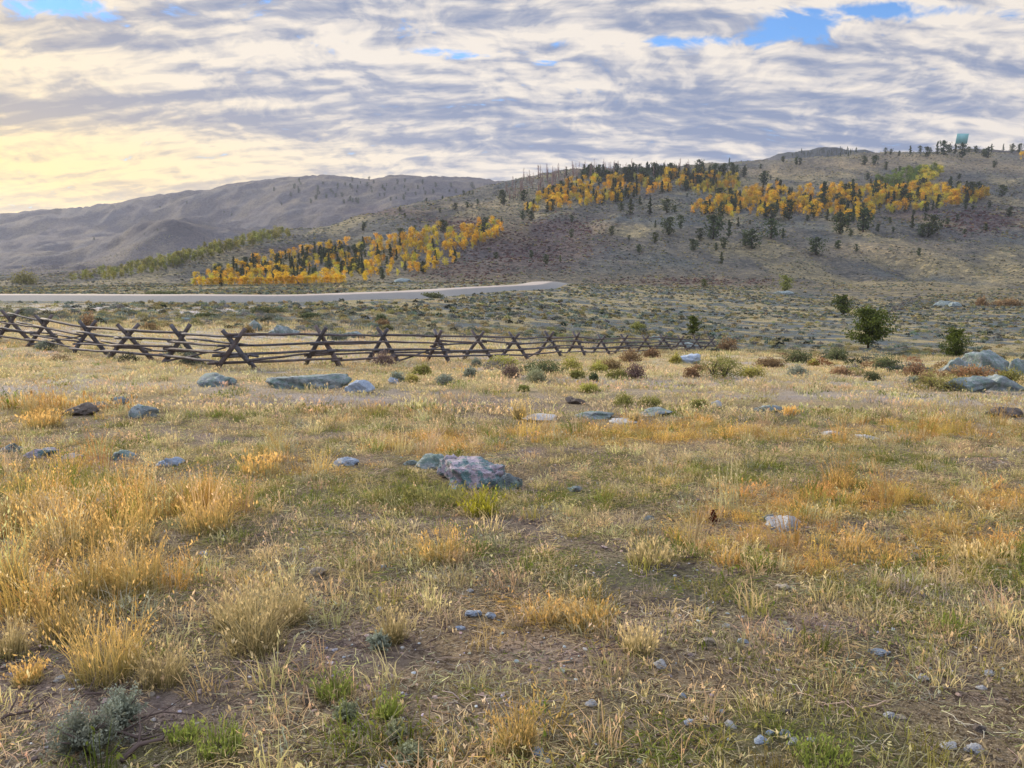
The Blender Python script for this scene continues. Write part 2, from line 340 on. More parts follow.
pr = n.n('ShaderNodeBsdfPrincipled'); pr.inputs['Roughness'].default_value = 1; pr.inputs['Specular IOR Level'].default_value = .1; n.l(col, pr.inputs['Base Color'])
hg = n.math('ADD', n.math('MULTIPLY', a, .07), n.math('ADD', n.math('MULTIPLY', b, .12), n.math('ADD', n.math('MULTIPLY', c, .5), n.math('MULTIPLY', n.math('MULTIPLY', d, farf), 10.0))))
bp = n.n('ShaderNodeBump'); bp.inputs['Strength'].default_value = .8; bp.inputs['Distance'].default_value = 1.0; n.l(hg, bp.inputs['Height']); n.l(bp.outputs[0], pr.inputs['Normal'])
n.l(pr.outputs[0], n.out.inputs[0])
link('ground', mkmesh('ground', Vg, [tris, quads], n.mat, True, {'col': ('FLOAT_COLOR', GCA)}), kind='structure')

# ------------------------------------------------------------------ road: crowned gravel roadbed on a low embankment
n = NT('road_gravel'); geo = n.n('ShaderNodeNewGeometry').outputs['Position']; hh = n.n('ShaderNodeAttribute', attribute_name='hh').outputs['Fac']
a = n.noise(geo, 1.5, 6, .7); b = n.noise(geo, .25, 4, .6)
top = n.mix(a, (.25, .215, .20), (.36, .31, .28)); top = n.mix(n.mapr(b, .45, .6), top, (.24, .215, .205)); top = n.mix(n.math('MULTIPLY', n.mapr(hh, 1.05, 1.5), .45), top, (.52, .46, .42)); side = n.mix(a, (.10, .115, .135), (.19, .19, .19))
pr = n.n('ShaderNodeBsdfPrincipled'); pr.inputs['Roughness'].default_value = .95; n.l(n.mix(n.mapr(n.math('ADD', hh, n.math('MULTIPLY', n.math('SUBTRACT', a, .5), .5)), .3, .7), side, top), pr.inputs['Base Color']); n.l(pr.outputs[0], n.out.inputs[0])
cps = []
for px, py in [(-330, 299.5), (-150, 299.2), (0, 299), (120, 299.3), (230, 299.6), (320, 298.8), (390, 295.8), (430, 293.0), (470, 290.2), (505, 288), (530, 286.6)]:
    h = hit(px, py + .6, 60, 420); cps.append(h[:2])
cps.append((cps[-1][0] + 8, cps[-1][1] + 40)); cps.append((cps[-1][0] + 14, cps[-1][1] + 62)); cps = np.array(cps)
def catmull(P, m=14):
    out = []
    for i in range(len(P) - 1):
        p0 = P[max(i - 1, 0)]; p1 = P[i]; p2 = P[i + 1]; p3 = P[min(i + 2, len(P) - 1)]
        for k in range(m):
            t = k / m; out.append(.5 * ((2 * p1) + (-p0 + p2) * t + (2 * p0 - 5 * p1 + 4 * p2 - p3) * t * t + (-p0 + 3 * p1 - 3 * p2 + p3) * t ** 3))
    out.append(P[-1]); return np.array(out)
cl = catmull(cps); tg = np.gradient(cl, axis=0); tg /= np.linalg.norm(tg, axis=1, keepdims=True); nm = np.stack([-tg[:, 1], tg[:, 0]], 1)
zc = H(cl[:, 0], cl[:, 1]); kk = np.ones(9) / 9; zc = np.convolve(np.pad(zc, 4, mode='edge'), kk, 'valid')
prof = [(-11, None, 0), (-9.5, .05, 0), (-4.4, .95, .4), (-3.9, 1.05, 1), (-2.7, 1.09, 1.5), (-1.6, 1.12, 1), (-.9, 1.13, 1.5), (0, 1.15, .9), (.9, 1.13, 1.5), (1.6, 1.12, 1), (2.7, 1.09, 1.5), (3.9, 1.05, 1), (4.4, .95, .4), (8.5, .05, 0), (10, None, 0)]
RV = []; RA = []
for o_, dz, at in prof:
    P = cl + nm * o_
    z = H(P[:, 0], P[:, 1]) - .3 if dz is None else zc + dz
    if dz is not None and abs(o_) > 8: z = np.maximum(H(P[:, 0], P[:, 1]) + .02, zc * 0 - 99)
    RV.append(np.stack([P[:, 0], P[:, 1], z], 1)); RA.append(np.full(len(P), at))
m_ = len(cl); RV = np.concatenate(RV); ii = np.arange(len(prof) * m_).reshape(len(prof), m_)
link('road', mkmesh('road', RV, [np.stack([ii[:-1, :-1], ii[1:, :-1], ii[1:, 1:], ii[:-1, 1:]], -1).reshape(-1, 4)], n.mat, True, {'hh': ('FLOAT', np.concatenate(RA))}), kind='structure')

# ------------------------------------------------------------------ buck-and-rail fence
n = NT('weathered_wood'); tc = n.n('ShaderNodeTexCoord').outputs['Object']; mp = n.n('ShaderNodeMapping'); n.l(tc, mp.inputs[0]); mp.inputs['Scale'].default_value = (1, 1, 1)
rnd = n.n('ShaderNodeObjectInfo').outputs['Random']
a = n.noise(mp.outputs[0], 3, 5, .7); b = n.noise(mp.outputs[0], 22, 4, .7)
cc = n.mix(n.mapr(a, .3, .7), (.035, .036, .048), (.125, .13, .165)); cc = n.mix(n.math('MULTIPLY', n.mapr(b, .52, .62), .7), cc, (.06, .045, .04)); cc = n.mix(n.math('MULTIPLY', rnd, .35), cc, (.16, .10, .07))
pr = n.n('ShaderNodeBsdfPrincipled'); n.l(cc, pr.inputs['Base Color']); pr.inputs['Roughness'].default_value = .8
bp = n.n('ShaderNodeBump'); bp.inputs['Distance'].default_value = .02; n.l(b, bp.inputs['Height']); n.l(bp.outputs[0], pr.inputs['Normal']); n.l(pr.outputs[0], n.out.inputs[0]); WOOD = n.mat
def log_obj(name, p0, p1, r0, r1, parent, bend=.03, n_=8):
    p0 = Vector(p0); p1 = Vector(p1); mb = MB(); L = (p1 - p0).length; pts = []; rs = []
    ax = Vector((random.uniform(-1, 1), random.uniform(-1, 1), random.uniform(-1, 1))) * bend * L
    for i in range(7):
        t = i / 6; pts.append(p0.lerp(p1, t) + ax * (math.sin(math.pi * t) * .5) + Vector((random.gauss(0, .008), random.gauss(0, .008), random.gauss(0, .008)))); rs.append(r0 + (r1 - r0) * t)
    o = pts[0].copy(); tube(mb, [p - o for p in pts], rs, n_, jit=.16)
    ob = link(name, mb.mesh(name, WOOD, True), parent); ob.location = o; return ob
def fence(pts, label, hgt=1.32, rails_near=3, rr_=.052, face=None):
    """pts: ground points of the bucks"""
    root = link('buck_rail_fence', None, loc=pts[len(pts) // 2], label=label, category='fence'); o0 = Vector(pts[len(pts) // 2])
    P = [Vector(p) - o0 for p in pts]; info = []
    for i, p in enumerate(P):
        t = (P[min(i + 1, len(P) - 1)] - P[max(i - 1, 0)]); t.z = 0; t.normalize(); q = Vector((t.y, -t.x, 0))
        if q.y > 0: q = -q                       # q points towards the viewer's side
        ang = random.gauss(0, .12); q = Matrix.Rotation(ang, 3, 'Z') @ q
        if face is not None and i <= face:
            q = (q * .35 + Vector((-1, -.15, 0)) * .9).normalized() if i < face else Vector((-.97, -.25, 0))
        h = hgt * random.uniform(.92, 1.08); w = .82 * random.uniform(.9, 1.12)
        bk = link('buck', None, root, p); o_ = t * .07
        def gz(d): w_ = pts[i][0] + d.x, pts[i][1] + d.y; return float(H(*w_)[0]) - pts[i][2] - .06
        A = q * w; B = -q * w; A.z = gz(A); B.z = gz(B)
        log_obj('leg', A + o_, B * .42 + Vector((0, 0, h * 1.17)) + o_, .10, .078, bk)
        log_obj('leg', B - o_, A * .40 + Vector((0, 0, h * 1.14)) - o_, .10, .075, bk)
        log_obj('brace', A * .62 + Vector((0, 0, h * .42)) - o_ * .2, B * .62 + Vector((0, 0, h * .40)) - o_ * .2, .05, .045, bk)
        info.append((p, q, w, h))
    for i in range(len(P) - 1):
        (p, q, w, h), (p2, q2, w2, h2) = info[i], info[i + 1]; d = (p2 - p).normalized() * .28
        def rail(off, z, r):
            a_ = p + q * off(w) + Vector((0, 0, z * h + random.gauss(0, .06))); b_ = p2 + q2 * off(w2) + Vector((0, 0, z * h2 + random.gauss(0, .03)))
            log_obj('rail', a_ - d, b_ + d, r * random.uniform(.85, 1.15), r * random.uniform(.6, .9), root, .012)
        rail(lambda w: 0, .91, rr_ * 1.1)                                   # pole in the crotch
        for z in (.24, .47, .70)[:rails_near]: rail(lambda w, z=z: w * (1 - z * 1.02) * .95 + .12, z, rr_)
        rail(lambda w: -w * .66 - .1, .33, rr_)
        if i % 2: rail(lambda w: -w * .3 - .08, .66, rr_ * .9)
        if i % 3 == 1:
            a_ = p + q * (w * .9) + Vector((0, 0, .10)); b_ = p2 + q2 * (w2 * .4) + Vector((0, 0, .62 * h2)); log_obj('rail', a_, b_, rr_ * .8, rr_ * .6, root, .02)
    return root
bucks = [(-95, 47), (-52, 43.5), (-16, 41), (14, 39), (47, 36.5), (90, 33.5), (130, 31), (182, 29), (235, 26.2), (322, 29.5), (383, 33.5), (438, 36), (478, 40), (514, 44), (549, 48), (576, 52), (601, 56), (624, 60), (645, 64), (663, 68), (680, 72), (696, 76), (711, 80)]
fp = []
for px, v in bucks:
    dx, dy, dz = ray(px, 355); x = v * dx / dy; fp.append((x, v, float(H(x, v)[0])))
fence(fp, 'long weathered buck and rail fence of crossed logs running across the dry meadow', face=8)
f2 = []
for px, py in [(884, 317), (893, 312), (902, 307), (911, 302), (919, 298)]:
    h = hit(px, py, 90, 500); f2.append(h)
if all(f2): fence(f2, 'short far row of crossed grey fence logs climbing the slope behind the round pine', 1.7)

# ------------------------------------------------------------------ rocks
RM = rock_mat('granite_lavender', (.34, .29, .38), (.54, .48, .58), (.12, .22, .25), .8, 1.6)
RM2 = rock_mat('granite_bluegrey', (.12, .155, .18), (.29, .34, .37), (.13, .20, .19), .75)
RM3 = rock_mat('stone_pale', (.52, .55, .62), (.68, .69, .72), (.36, .40, .42), .2, 4)
RM4 = rock_mat('stone_tan', (.50, .42, .33), (.60, .53, .44), (.4, .36, .3), .2, 4)
RM5 = rock_mat('stone_dark', (.11, .09, .08), (.19, .155, .14), (.12, .14, .14), .3, 3)
RM6 = rock_mat('stone_blue', (.36, .47, .66), (.50, .60, .76), (.30, .38, .50), .2, 4)
def rock_mesh(name, sx, sy, sz, seed, sub, mat, cuts=14, rough=.22):
    g = random.Random(seed); bm = bmesh.new(); bmesh.ops.create_icosphere(bm, subdivisions=sub, radius=1.0)
    V = np.array([v.co for v in bm.verts])
    for k in range(cuts):
        nrm = np.array([g.gauss(0, 1), g.gauss(0, 1), g.gauss(0, .8)]); nrm /= np.linalg.norm(nrm); dd = g.uniform(.5, .85)
        q = V @ nrm; over = q > dd; V[over] -= np.outer(q[over] - dd, nrm) * .93
    r = np.linalg.norm(V, axis=1, keepdims=True); U = V * 2.2 + seed * 1.37
    nz = (fbm(U[:, 0] + U[:, 2] * .7, U[:, 1] - U[:, 2] * .6, seed, 5, .6) - .5) * 2
    U = V * 7 + seed * 2.1; n2_ = (fbm(U[:, 0] + U[:, 2] * .8, U[:, 1] - U[:, 2] * .7, seed + 9, 4, .6) - .5) * (.10 if sub >= 4 else .08)
    V = V * (1 + rough * 2 * nz[:, None] + n2_[:, None]); V *= (sx, sy, sz)
    for v, c_ in zip(bm.verts, V): v.co = c_
    me = bpy.data.meshes.new(name); bm.to_mesh(me); bm.free(); me.materials.append(mat)
    me.polygons.foreach_set('use_smooth', np.ones(len(me.polygons), bool)) if sub >= 4 else None
    return me
def rock(px, py, wpx, hpx, mat, label, seed, name='boulder', cat=None, sub=4, vmax=3000, bury=.35, depth=.8, group=None, vmin=1.2):
    h = hit(px, py, vmin, vmax)
    if h is None: return
    D = math.hypot(h[1], EYE - h[2]); w = wpx / F * D * .5; hh_ = hpx / F * D / (1.35 - bury * .5)
    ROCKS.append((h[0], h[1] + w * depth * .5, w * 1.05, w * depth))
    if h[1] < 12: hh_ = max(hh_ * .8, w * .62)
    o = link(name, rock_mesh(name, w * 1.12, w * depth, hh_ * .8, seed, sub, mat), loc=(h[0], h[1] + w * depth * .5, h[2] + hh_ * (.2 if bury < .4 else .12)), label=label, category=cat or name)
    o.rotation_euler = (random.uniform(-.1, .1), random.uniform(-.12, .12), random.uniform(-.4, .4))
    if group: o['group'] = group
    return o
ROCKS = []
BIG = [
 (480,487,80,44,RM,'largest lavender grey boulder with dark lichen in the middle of the meadow',5),
 (452,478,34,30,RM,'rounded lavender boulder shoulder touching the left end of the largest boulder',12),
 (432,468,40,18,RM2,'low brown grey slab just left of the largest meadow boulder',7),
 (411,465,16,9,RM2,'small blue grey stone beyond the low slab left of the largest boulder',9),
 (509,490,30,22,RM2,'teal lichened rock at the right foot of the largest meadow boulder',11),
 (253,331,18,11,RM2,'upright blue grey boulder behind the fence beside an orange shrub',13),
 (283,336,34,12,RM2,'long streaked boulder behind the fence, right of the upright one',14),
 (355,338,26,8,RM2,'low dark boulder behind the fence right of the long streaked boulder',15),
 (184,322,14,6,RM2,'small pale boulder behind the fence left of the upright boulder',16),
 (215,386,44,13,RM2,'teal lichened boulder at the foot of the tallest crossed fence logs',17),
 (298,389,78,17,RM2,'longest flat dark green rock lying before the fence',18),
 (357,393,30,14,RM6,'bright blue boulder right of the longest flat rock before the fence',19),
 (394,384,11,10,RM6,'small pointed blue stone right of the bright blue boulder before the fence',20),
 (75,415,34,13,RM5,'dark jagged rock in straw, biggest of the row below the left fence',21),
 (98,409,18,11,RM2,'round grey rock touching the dark jagged rock below the left fence',22),
 (116,404,26,8,RM2,'thin grey rock behind the others in the row below the left fence',23),
 (138,418,32,13,RM2,'teal mottled rock at the right end of the row below the left fence',24),
 (8,452,24,12,RM2,'dark blue rock at the left margin among gold grass',25),
 (36,458,34,7,RM,'flat lavender slab right of the dark blue rock at the left margin',26),
 (69,459,20,5,RM3,'pale blue sliver of rock right of the flat lavender slab',27),
 (122,460,27,7,RM2,'teal sliver of rock among tall gold grass',28),
 (167,466,24,9,RM6,'bright blue wedge of rock at the edge of the gold grass',29),
 (343,466,24,13,RM6,'pale blue wedge of rock left of the central boulders',30),
 (575,404,18,9,RM5,'dark rounded rock beyond the pale stone flats',31),
 (540,421,52,6,RM3,'pale grey bedrock slab at the left of the stone flats',32),
 (600,418,44,7,RM2,'blue grey bedrock slab in the middle of the stone flats',33),
 (655,416,34,7,RM2,'blue grey bedrock slab at the right of the stone flats',34),
 (625,424,40,5,RM3,'thin pale bedrock slab in front of the blue grey slabs',35),
 (516,412,14,7,RM6,'small blue rock by the straw tuft on the stone flats',36),
 (692,364,28,11,RM6,'angular blue boulder at the right end of the fence',37),
 (692,349,26,9,RM2,'grey boulder behind the right end of the fence',38),
 (655,341,14,6,RM2,'small blue grey boulder just behind the fence near its right end',39),
 (717,407,10,9,RM3,'lone whitish upright stone in pale grass right of the stone flats',40),
 (772,412,30,7,RM2,'low grey rock in pale grass below the round pine',41),
 (960,375,42,20,RM2,'rounded blue grey boulder below the dark bushy juniper',42),
 (996,376,60,30,RM2,'tall blue grey boulder, biggest of the outcrop right of the juniper',43),
 (1024,378,36,24,RM2,'sloping boulder at the right margin of the outcrop',44),
 (972,392,50,16,RM2,'dark streaked slab before the outcrop boulders on the right',45),
 (1006,391,54,19,RM2,'tilted teal slab leaning right before the outcrop boulders',46),
 (785,530,42,6,RM3,'flat white blue slab in the right meadow beyond the stones',47),
 (771,520,20,5,RM2,'thin dark blue slab just behind the flat white slab',48),
 (868,439,22,4,RM3,'pale flat rock in the gold band of the right meadow',49),
 (832,435,20,4,RM3,'pale flat rock left of its twin in the gold band',50),
 (1010,417,46,13,RM5,'brown earthy rock mound at the right margin below the outcrop',51),
 (945,306,22,6,RM2,'far blue grey rock pile on the slope above the dark juniper',52),
 (957,307,14,6,RM2,'pale round boulder touching the far rock pile above the juniper',57),
 (785,294,22,4,RM2,'low pale rock under the small bushy tree on the slope',53),
 (400,282,20,5,RM2,'blue grey rock on the rise above the road beside gold aspens',54),
]
for i, t in enumerate(BIG):
    rock(*t, sub=5 if t[2] > 40 and t[1] > 440 else 4, bury=.35 if t[3] > 6 else .5, vmax=3000)
SM = [
 (316,576,17,11,RM4,'tan rounded stone among gold grass stems left of centre'),
 (343,573,8,5,RM4,'small tan stone right of the larger tan rounded stone'),
 (474,617,19,10,RM6,'largest pale blue stone of the pair in the centre foreground'),
 (491,618,11,8,RM6,'smaller pale blue stone of the pair in the centre foreground'),
 (460,630,9,5,RM6,'small blue chip just below the pale blue pair'),
 (470,592,7,5,RM3,'white chip just above the pale blue pair of stones'),
 (382,568,8,7,RM6,'small blue stone in grass above the central foreground, left of middle'),
 (379,611,8,5,RM6,'little blue stone left of the pale blue pair'),
 (881,656,21,10,RM6,'brightest pale blue oval stone on dark grass at the right'),
 (784,590,17,9,RM4,'cream stone half hidden in olive grass right of centre'),
 (709,645,13,9,RM4,'dull cream stone left of the small blue chip, right of centre'),
 (744,643,10,5,RM6,'small bright blue chip right of the dull cream stone'),
 (791,632,10,5,RM6,'blue chip on dark soil above and left of the pale oval stone'),
 (727,628,8,6,RM3,'greyish white chip above the dull cream stone'),
 (661,668,14,9,RM3,'white stone under straw grass right of centre'),
 (592,706,14,7,RM3,'white blue stone on gravel near the bottom middle'),
 (583,724,10,7,RM4,'dull gravel stone just below the white blue one'),
 (537,756,15,9,RM6,'blue wedge stone nearest the bottom middle edge'),
 (541,734,7,9,RM6,'upright blue chip above the blue wedge stone'),
 (548,764,9,6,RM3,'grey white chip touching the bottom edge by the blue wedge'),
 (978,754,20,8,RM3,'long white stone in the bottom right corner'),
 (950,748,14,6,RM3,'dull white stone left of the long white corner stone'),
 (983,690,11,4,RM3,'flat white chip below the grey blue stone at the right'),
 (990,675,12,6,RM3,'grey blue stone above the flat white chip at the right'),
 (981,732,14,9,RM5,'black stone above the long white corner stone'),
 (788,714,11,7,RM5,'dark brown stone above the blue cluster, bottom right'),
 (762,744,17,8,RM6,'largest pale blue stone of the cluster near the bottom right'),
 (786,737,10,9,RM6,'bright blue stone right of the largest in the bottom right cluster'),
 (795,745,13,7,RM3,'whitish stone at the right end of the bottom right cluster'),
 (771,735,8,6,RM6,'small blue chip behind the bottom right cluster'),
 (812,741,8,4,RM3,'flat pale chip right of the bottom right cluster'),
 (731,728,14,6,RM3,'long white chip left of the bottom right cluster'),
 (722,713,8,6,RM6,'vivid blue chip above the long white chip'),
 (689,725,12,7,RM6,'blue stone with dark top left of the vivid blue chip'),
 (683,698,8,6,RM6,'small blue chip above the dark topped blue stone'),
 (925,680,12,6,RM3,'pale rubble piece below and right of the pale oval stone'),
 (890,718,12,6,RM3,'lilac rubble stone in the lower right grass'),
 (902,719,10,6,RM4,'cream rubble stone touching the lilac one'),
 (67,607,12,8,RM6,'small blue stone on bare soil left of the tall gold tussock'),
 (59,681,13,6,RM3,'pale flat stone on bare soil under the tall gold tussock'),
 (203,556,9,7,RM6,'small blue stone between gold tussocks on the left'),
 (302,552,8,6,RM3,'grey chip above the tan rounded stone'),
 (305,704,10,7,RM5,'dark stone right of the bare soil, lower left'),
 (98,757,7,5,RM4,'tiny cream pebble under the grey sagebrush'),
 (716,620,9,6,RM5,'dark chip in the middle right grass'),
 (575,492,16,5,RM2,'low grey stone in pale grass right of the largest boulder'),
 (860,668,9,5,RM5,'dark chip just left of the pale oval stone'),
 (648,520,12,4,RM2,'thin grey stone in the straw right of centre'),
]
for i, (px, py, w, h, m, lb) in enumerate(SM):
    rock(px, py, w, h, m, lb, 200 + i, name='stone', sub=3, bury=.3, depth=.8)

# ------------------------------------------------------------------ scatter tool (for stuff only)
SRC = {}
def source(coll, name, me):
    c = SRC.get(coll)
    if c is None: c = SRC[coll] = bpy.data.collections.new(coll)
    o = bpy.data.objects.new('%s_%02d' % (name, len(c.objects)), me); c.objects.link(o)
def scatter(name, coll, P, rot, scl, idx, tint, **props):
    me = bpy.data.meshes.new(name); me.vertices.add(len(P)); me.vertices.foreach_set('co', np.asarray(P, np.float32).ravel())
    for nme, ty, key, dat in (('rot', 'FLOAT_VECTOR', 'vector', rot), ('scl', 'FLOAT_VECTOR', 'vector', scl), ('idx', 'INT', 'value', idx), ('tint', 'FLOAT_COLOR', 'color', tint)):
        a_ = me.attributes.new(nme, ty, 'POINT'); a_.data.foreach_set(key, np.asarray(dat, np.int32 if ty == 'INT' else np.float32).ravel())
    o = link(name, me, **props)
    t = bpy.data.node_groups.new(name + '_nodes', 'GeometryNodeTree')
    t.interface.new_socket('Geometry', in_out='INPUT', socket_type='NodeSocketGeometry'); t.interface.new_socket('Geometry', in_out='OUTPUT', socket_type='NodeSocketGeometry')
    gi = t.nodes.new('NodeGroupInput'); go = t.nodes.new('NodeGroupOutput'); ip = t.nodes.new('GeometryNodeInstanceOnPoints'); ci = t.nodes.new('GeometryNodeCollectionInfo')
    ci.inputs['Collection'].default_value = SRC[coll]; ci.inputs['Separate Children'].default_value = True; ci.inputs['Reset Children'].default_value = True
    def na(n_, ty):
        q = t.nodes.new('GeometryNodeInputNamedAttribute'); q.data_type = ty; q.inputs['Name'].default_value = n_; return q.outputs['Attribute']
    e2r = t.nodes.new('FunctionNodeEulerToRotation'); t.links.new(na('rot', 'FLOAT_VECTOR'), e2r.inputs[0]); t.links.new(e2r.outputs[0], ip.inputs['Rotation'])
    t.links.new(gi.outputs[0], ip.inputs['Points']); t.links.new(ci.outputs[0], ip.inputs['Instance']); ip.inputs['Pick Instance'].default_value = True
    t.links.new(na('idx', 'INT'), ip.inputs['Instance Index']); t.links.new(na('scl', 'FLOAT_VECTOR'), ip.inputs['Scale']); t.links.new(ip.outputs[0], go.inputs[0])
    md = o.modifiers.new('scatter', 'NODES'); md.node_group = t
    return o
def sample(v0, v1, N, rho):
    """N candidates per e-fold of distance, kept by the true density rho (per m2)"""
    out = []; lv = math.log(v1 / v0); bins = max(1, int(lv / .1))
    for k in range(bins):
        a0 = v0 * (v1 / v0) ** (k / bins); a1 = v0 * (v1 / v0) ** ((k + 1) / bins); vm = (a0 + a1) / 2
        w_ = .95 + 2.6 / vm; cnt = int(2 * w_ * vm * (a1 - a0) * rho(vm)); y = rng.uniform(a0, a1, cnt); s = rng.uniform(-w_, w_, cnt)
        out.append(np.stack([s * y, y], 1))
    return np.concatenate(out)
def tinted(base, n_, j=.12):
    t = np.tile(np.array(base), (n_, 1)) * rng.uniform(1 - j, 1 + j, (n_, 3)) * rng.uniform(.6, 1.22, (n_, 1)); return np.concatenate([t, np.ones((n_, 1))], 1)

GM = plant_mat('grass_blades', inst=True, var=.3, transl=.4)
for k in range(4):
    mb = MB(); blades(mb, 36, .15, .02, .075, .0042, 1.0, 10 + k, head=.10); source('grass_sources', 'grass_clump', mb.mesh('grass_clump', GM))           # 0-3 short
for k in range(3):
    mb = MB(); blades(mb, 34, .08, .05, .15, .0045, .7, 20 + k, head=.2); source('grass_sources', 'grass_clump', mb.mesh('grass_clump', GM))           # 4-6 medium
for k in range(3):
    mb = MB(); blades(mb, 46, .10, .14, .40, .0045, .38, 30 + k, head=.5); source('grass_sources', 'grass_clump', mb.mesh('grass_clump', GM))           # 7-9 tall
for k in range(3):
    mb = MB(); blades(mb, 30, .30, .05, .17, .012, .7, 40 + k, head=.2); source('grass_sources', 'grass_clump', mb.mesh('grass_clump', GM))          # 10-12 mid-field
for k in range(3):
    mb = MB(); blades(mb, 26, .55, .10, .30, .030, .5, 50 + k); source('grass_sources', 'grass_clump', mb.mesh('grass_clump', GM))           # 13-15 far
def mat_straw(seed, n_, R_, ln):
    g = np.random.default_rng(seed); mb = MB(); a_ = g.uniform(0, 6.28, n_); C = np.stack([g.normal(0, R_ * .55, n_), g.normal(0, R_ * .55, n_), g.uniform(.004, .03, n_)], 1)
    D = np.stack([np.cos(a_), np.sin(a_), g.normal(.12, .25, n_)], 1) * (ln * g.uniform(.5, 1.5, n_))[:, None]; E = np.stack([-np.sin(a_), np.cos(a_), g.normal(0, .8, n_)], 1) * .0012
    V = np.stack([C - D - E, C - D + E, C + D * .9 + E * .6, C + D * .9 - E * .6], 1); V[:, :, 2] = np.maximum(V[:, :, 2], .001); mb.add(V.reshape(-1, 3), np.arange(4 * n_).reshape(-1, 4), np.repeat(g.uniform(0, 1, n_), 4)); return mb
for k in range(4): source('grass_sources', 'grass_clump', mat_straw(60 + k, 75, .20, .019).mesh('grass_clump', GM))   # 16-19 matted
def grass():
    P = sample(1.1, 330, 0, lambda v: 125 if v < 7 else (125 * (7 / v) ** 1.4 if v < 16 else (9.5 * (16 / v) ** .9 if v < 55 else 1.4 * (55 / v) ** 1.3)))
    x, y = P.T; z = H(x, y); px, py = proj(x, y, z)
    g, gr, ba = fields(px, py, x, y); u = rng.uniform(0, 1, len(x)); far = sstep(17, 30, y)
    keep = rng.uniform(0, 1, len(x)) > np.where(y < 60, np.clip(ba * 1.0, 0, .93), .15)
    # keep the road clear
    onroad = np.zeros(len(x), bool)
    rd = (y > 90)
    for c_ in cl[::3]: onroad |= rd & ((x - c_[0]) ** 2 + (y - c_[1]) ** 2 < 110)
    keep &= ~onroad
    n4 = fbm(x * 2.6, y * 2.6, 151, 3); n5 = fbm(x * .7, y * .7, 161, 3)
    keep &= (y > 22) | (rng.uniform(0, 1, len(x)) < sstep(.34, .60, n4 * .6 + n5 * .4 + .10 * g + .10 * gr) * .95 + .14)
    for (cx, cy, rx_, ry_) in ROCKS:
        if cy < 14: keep &= ~((np.abs(x - cx) < rx_ * 1.1 + .02) & (y < cy + ry_) & (y > cy - ry_ * 1.2 - .16 * (1 if rx_ < .3 else .5)))
        else: keep &= ~((np.abs(x - cx) < rx_) & (y < cy + ry_) & (y > cy - ry_ - .8) & (rng.uniform(0, 1, len(x)) < .7))
    x, y, z, px, py, g, gr, ba, u, far = [q[keep] for q in (x, y, z, px, py, g, gr, ba, u, far)]; N = len(x)
    r = lambda a, b: rng.integers(a, b, N)
    tallp = np.clip(g - .35, 0, 1) * np.where(px < 330, .42, .08) * (1 - .85 * sstep(9, 20, y)); med = .22 + .35 * g
    idx = np.where(u < tallp, r(7, 10), np.where(u < tallp + med, r(4, 7), r(0, 4)))
    idx = np.where(y > 16, np.where(y > 55, r(13, 16), r(10, 13)), idx)
    idx = np.where((y < 15) & (rng.uniform(0, 1, N) < .38), r(16, 20), idx)
    sc_ = rng.uniform(.7, 1.35, N) * (1 + .5 * sstep(8, 16, y) * (y <= 16)) * np.where((idx >= 13) & (idx < 16), 1 + .6 * sstep(100, 300, y), 1)
    sz = sc_ * rng.uniform(.75, 1.2, N) * np.where((y > 16) & (y < 55), .8 + 1.2 * g, 1) * np.where(y > 100, .7, 1)
    w = rng.uniform(0, 1, N)
    straw = tinted((.74, .60, .36), N); gold = tinted((.74, .49, .17), N); green = tinted((.20, .25, .05), N); olive = tinted((.36, .34, .11), N); grey = tinted((.45, .41, .34), N)
    T = straw.copy(); sel = w < .16; T[sel] = grey[sel]
    sel = rng.uniform(0, 1, N) < .14 + gr * .62; T[sel] = np.where(rng.uniform(0, 1, (N, 1)) < .5, green, olive)[sel]
    sel = rng.uniform(0, 1, N) < np.clip(g - .2, 0, 1) * .9; T[sel] = gold[sel]
    sel = (y > 17) & (y < 75) & (rng.uniform(0, 1, N) < .72); T[sel] = tinted((.70, .58, .35), N)[sel]
    sel = (y > 75) & (rng.uniform(0, 1, N) < .6); T[sel] = tinted((.30, .27, .17), N)[sel]
    rot = np.stack([rng.normal(0, .08, N), rng.normal(0, .08, N), rng.uniform(0, 6.28, N)], 1)
    print('grass', N)
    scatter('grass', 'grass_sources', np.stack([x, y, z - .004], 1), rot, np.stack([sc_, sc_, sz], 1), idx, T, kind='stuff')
grass()

# pebbles
PM = NT('pebbles'); at = PM.n('ShaderNodeAttribute', attribute_type='INSTANCER', attribute_name='tint').outputs['Color']; pr = PM.n('ShaderNodeBsdfPrincipled'); pr.inputs['Roughness'].default_value = .9; PM.l(at, pr.inputs['Base Color']); PM.l(pr.outputs[0], PM.out.inputs[0])
for k in range(4): source('gravel_sources', 'pebble', rock_mesh('pebble', 1, .8, .5, 300 + k, 2, PM.mat))
P = sample(1.2, 16, 0, lambda v: 190 if v < 5 else 190 * (5 / v) ** 1.2); x, y = P.T; z = H(x, y); px, py = proj(x, y, z); g, gr, ba = fields(px, py, x, y)
k = rng.uniform(0, 1, len(x)) < .12 + .88 * ba; x, y, z = x[k], y[k], z[k]; N = len(x); s = rng.lognormal(-4.85, .5, N)[:, None] * rng.uniform(.7, 1.3, (N, 3))
T = np.where(rng.uniform(0, 1, (N, 1)) < .3, tinted((.42, .43, .47), N), np.where(rng.uniform(0, 1, (N, 1)) < .5, tinted((.36, .29, .24), N), tinted((.16, .13, .12), N)))
scatter('gravel', 'gravel_sources', np.stack([x, y, z + s[:, 2] * .2], 1), np.stack([x * 0, x * 0, rng.uniform(0, 6, N)], 1), s, rng.integers(0, 4, N), T, kind='stuff')
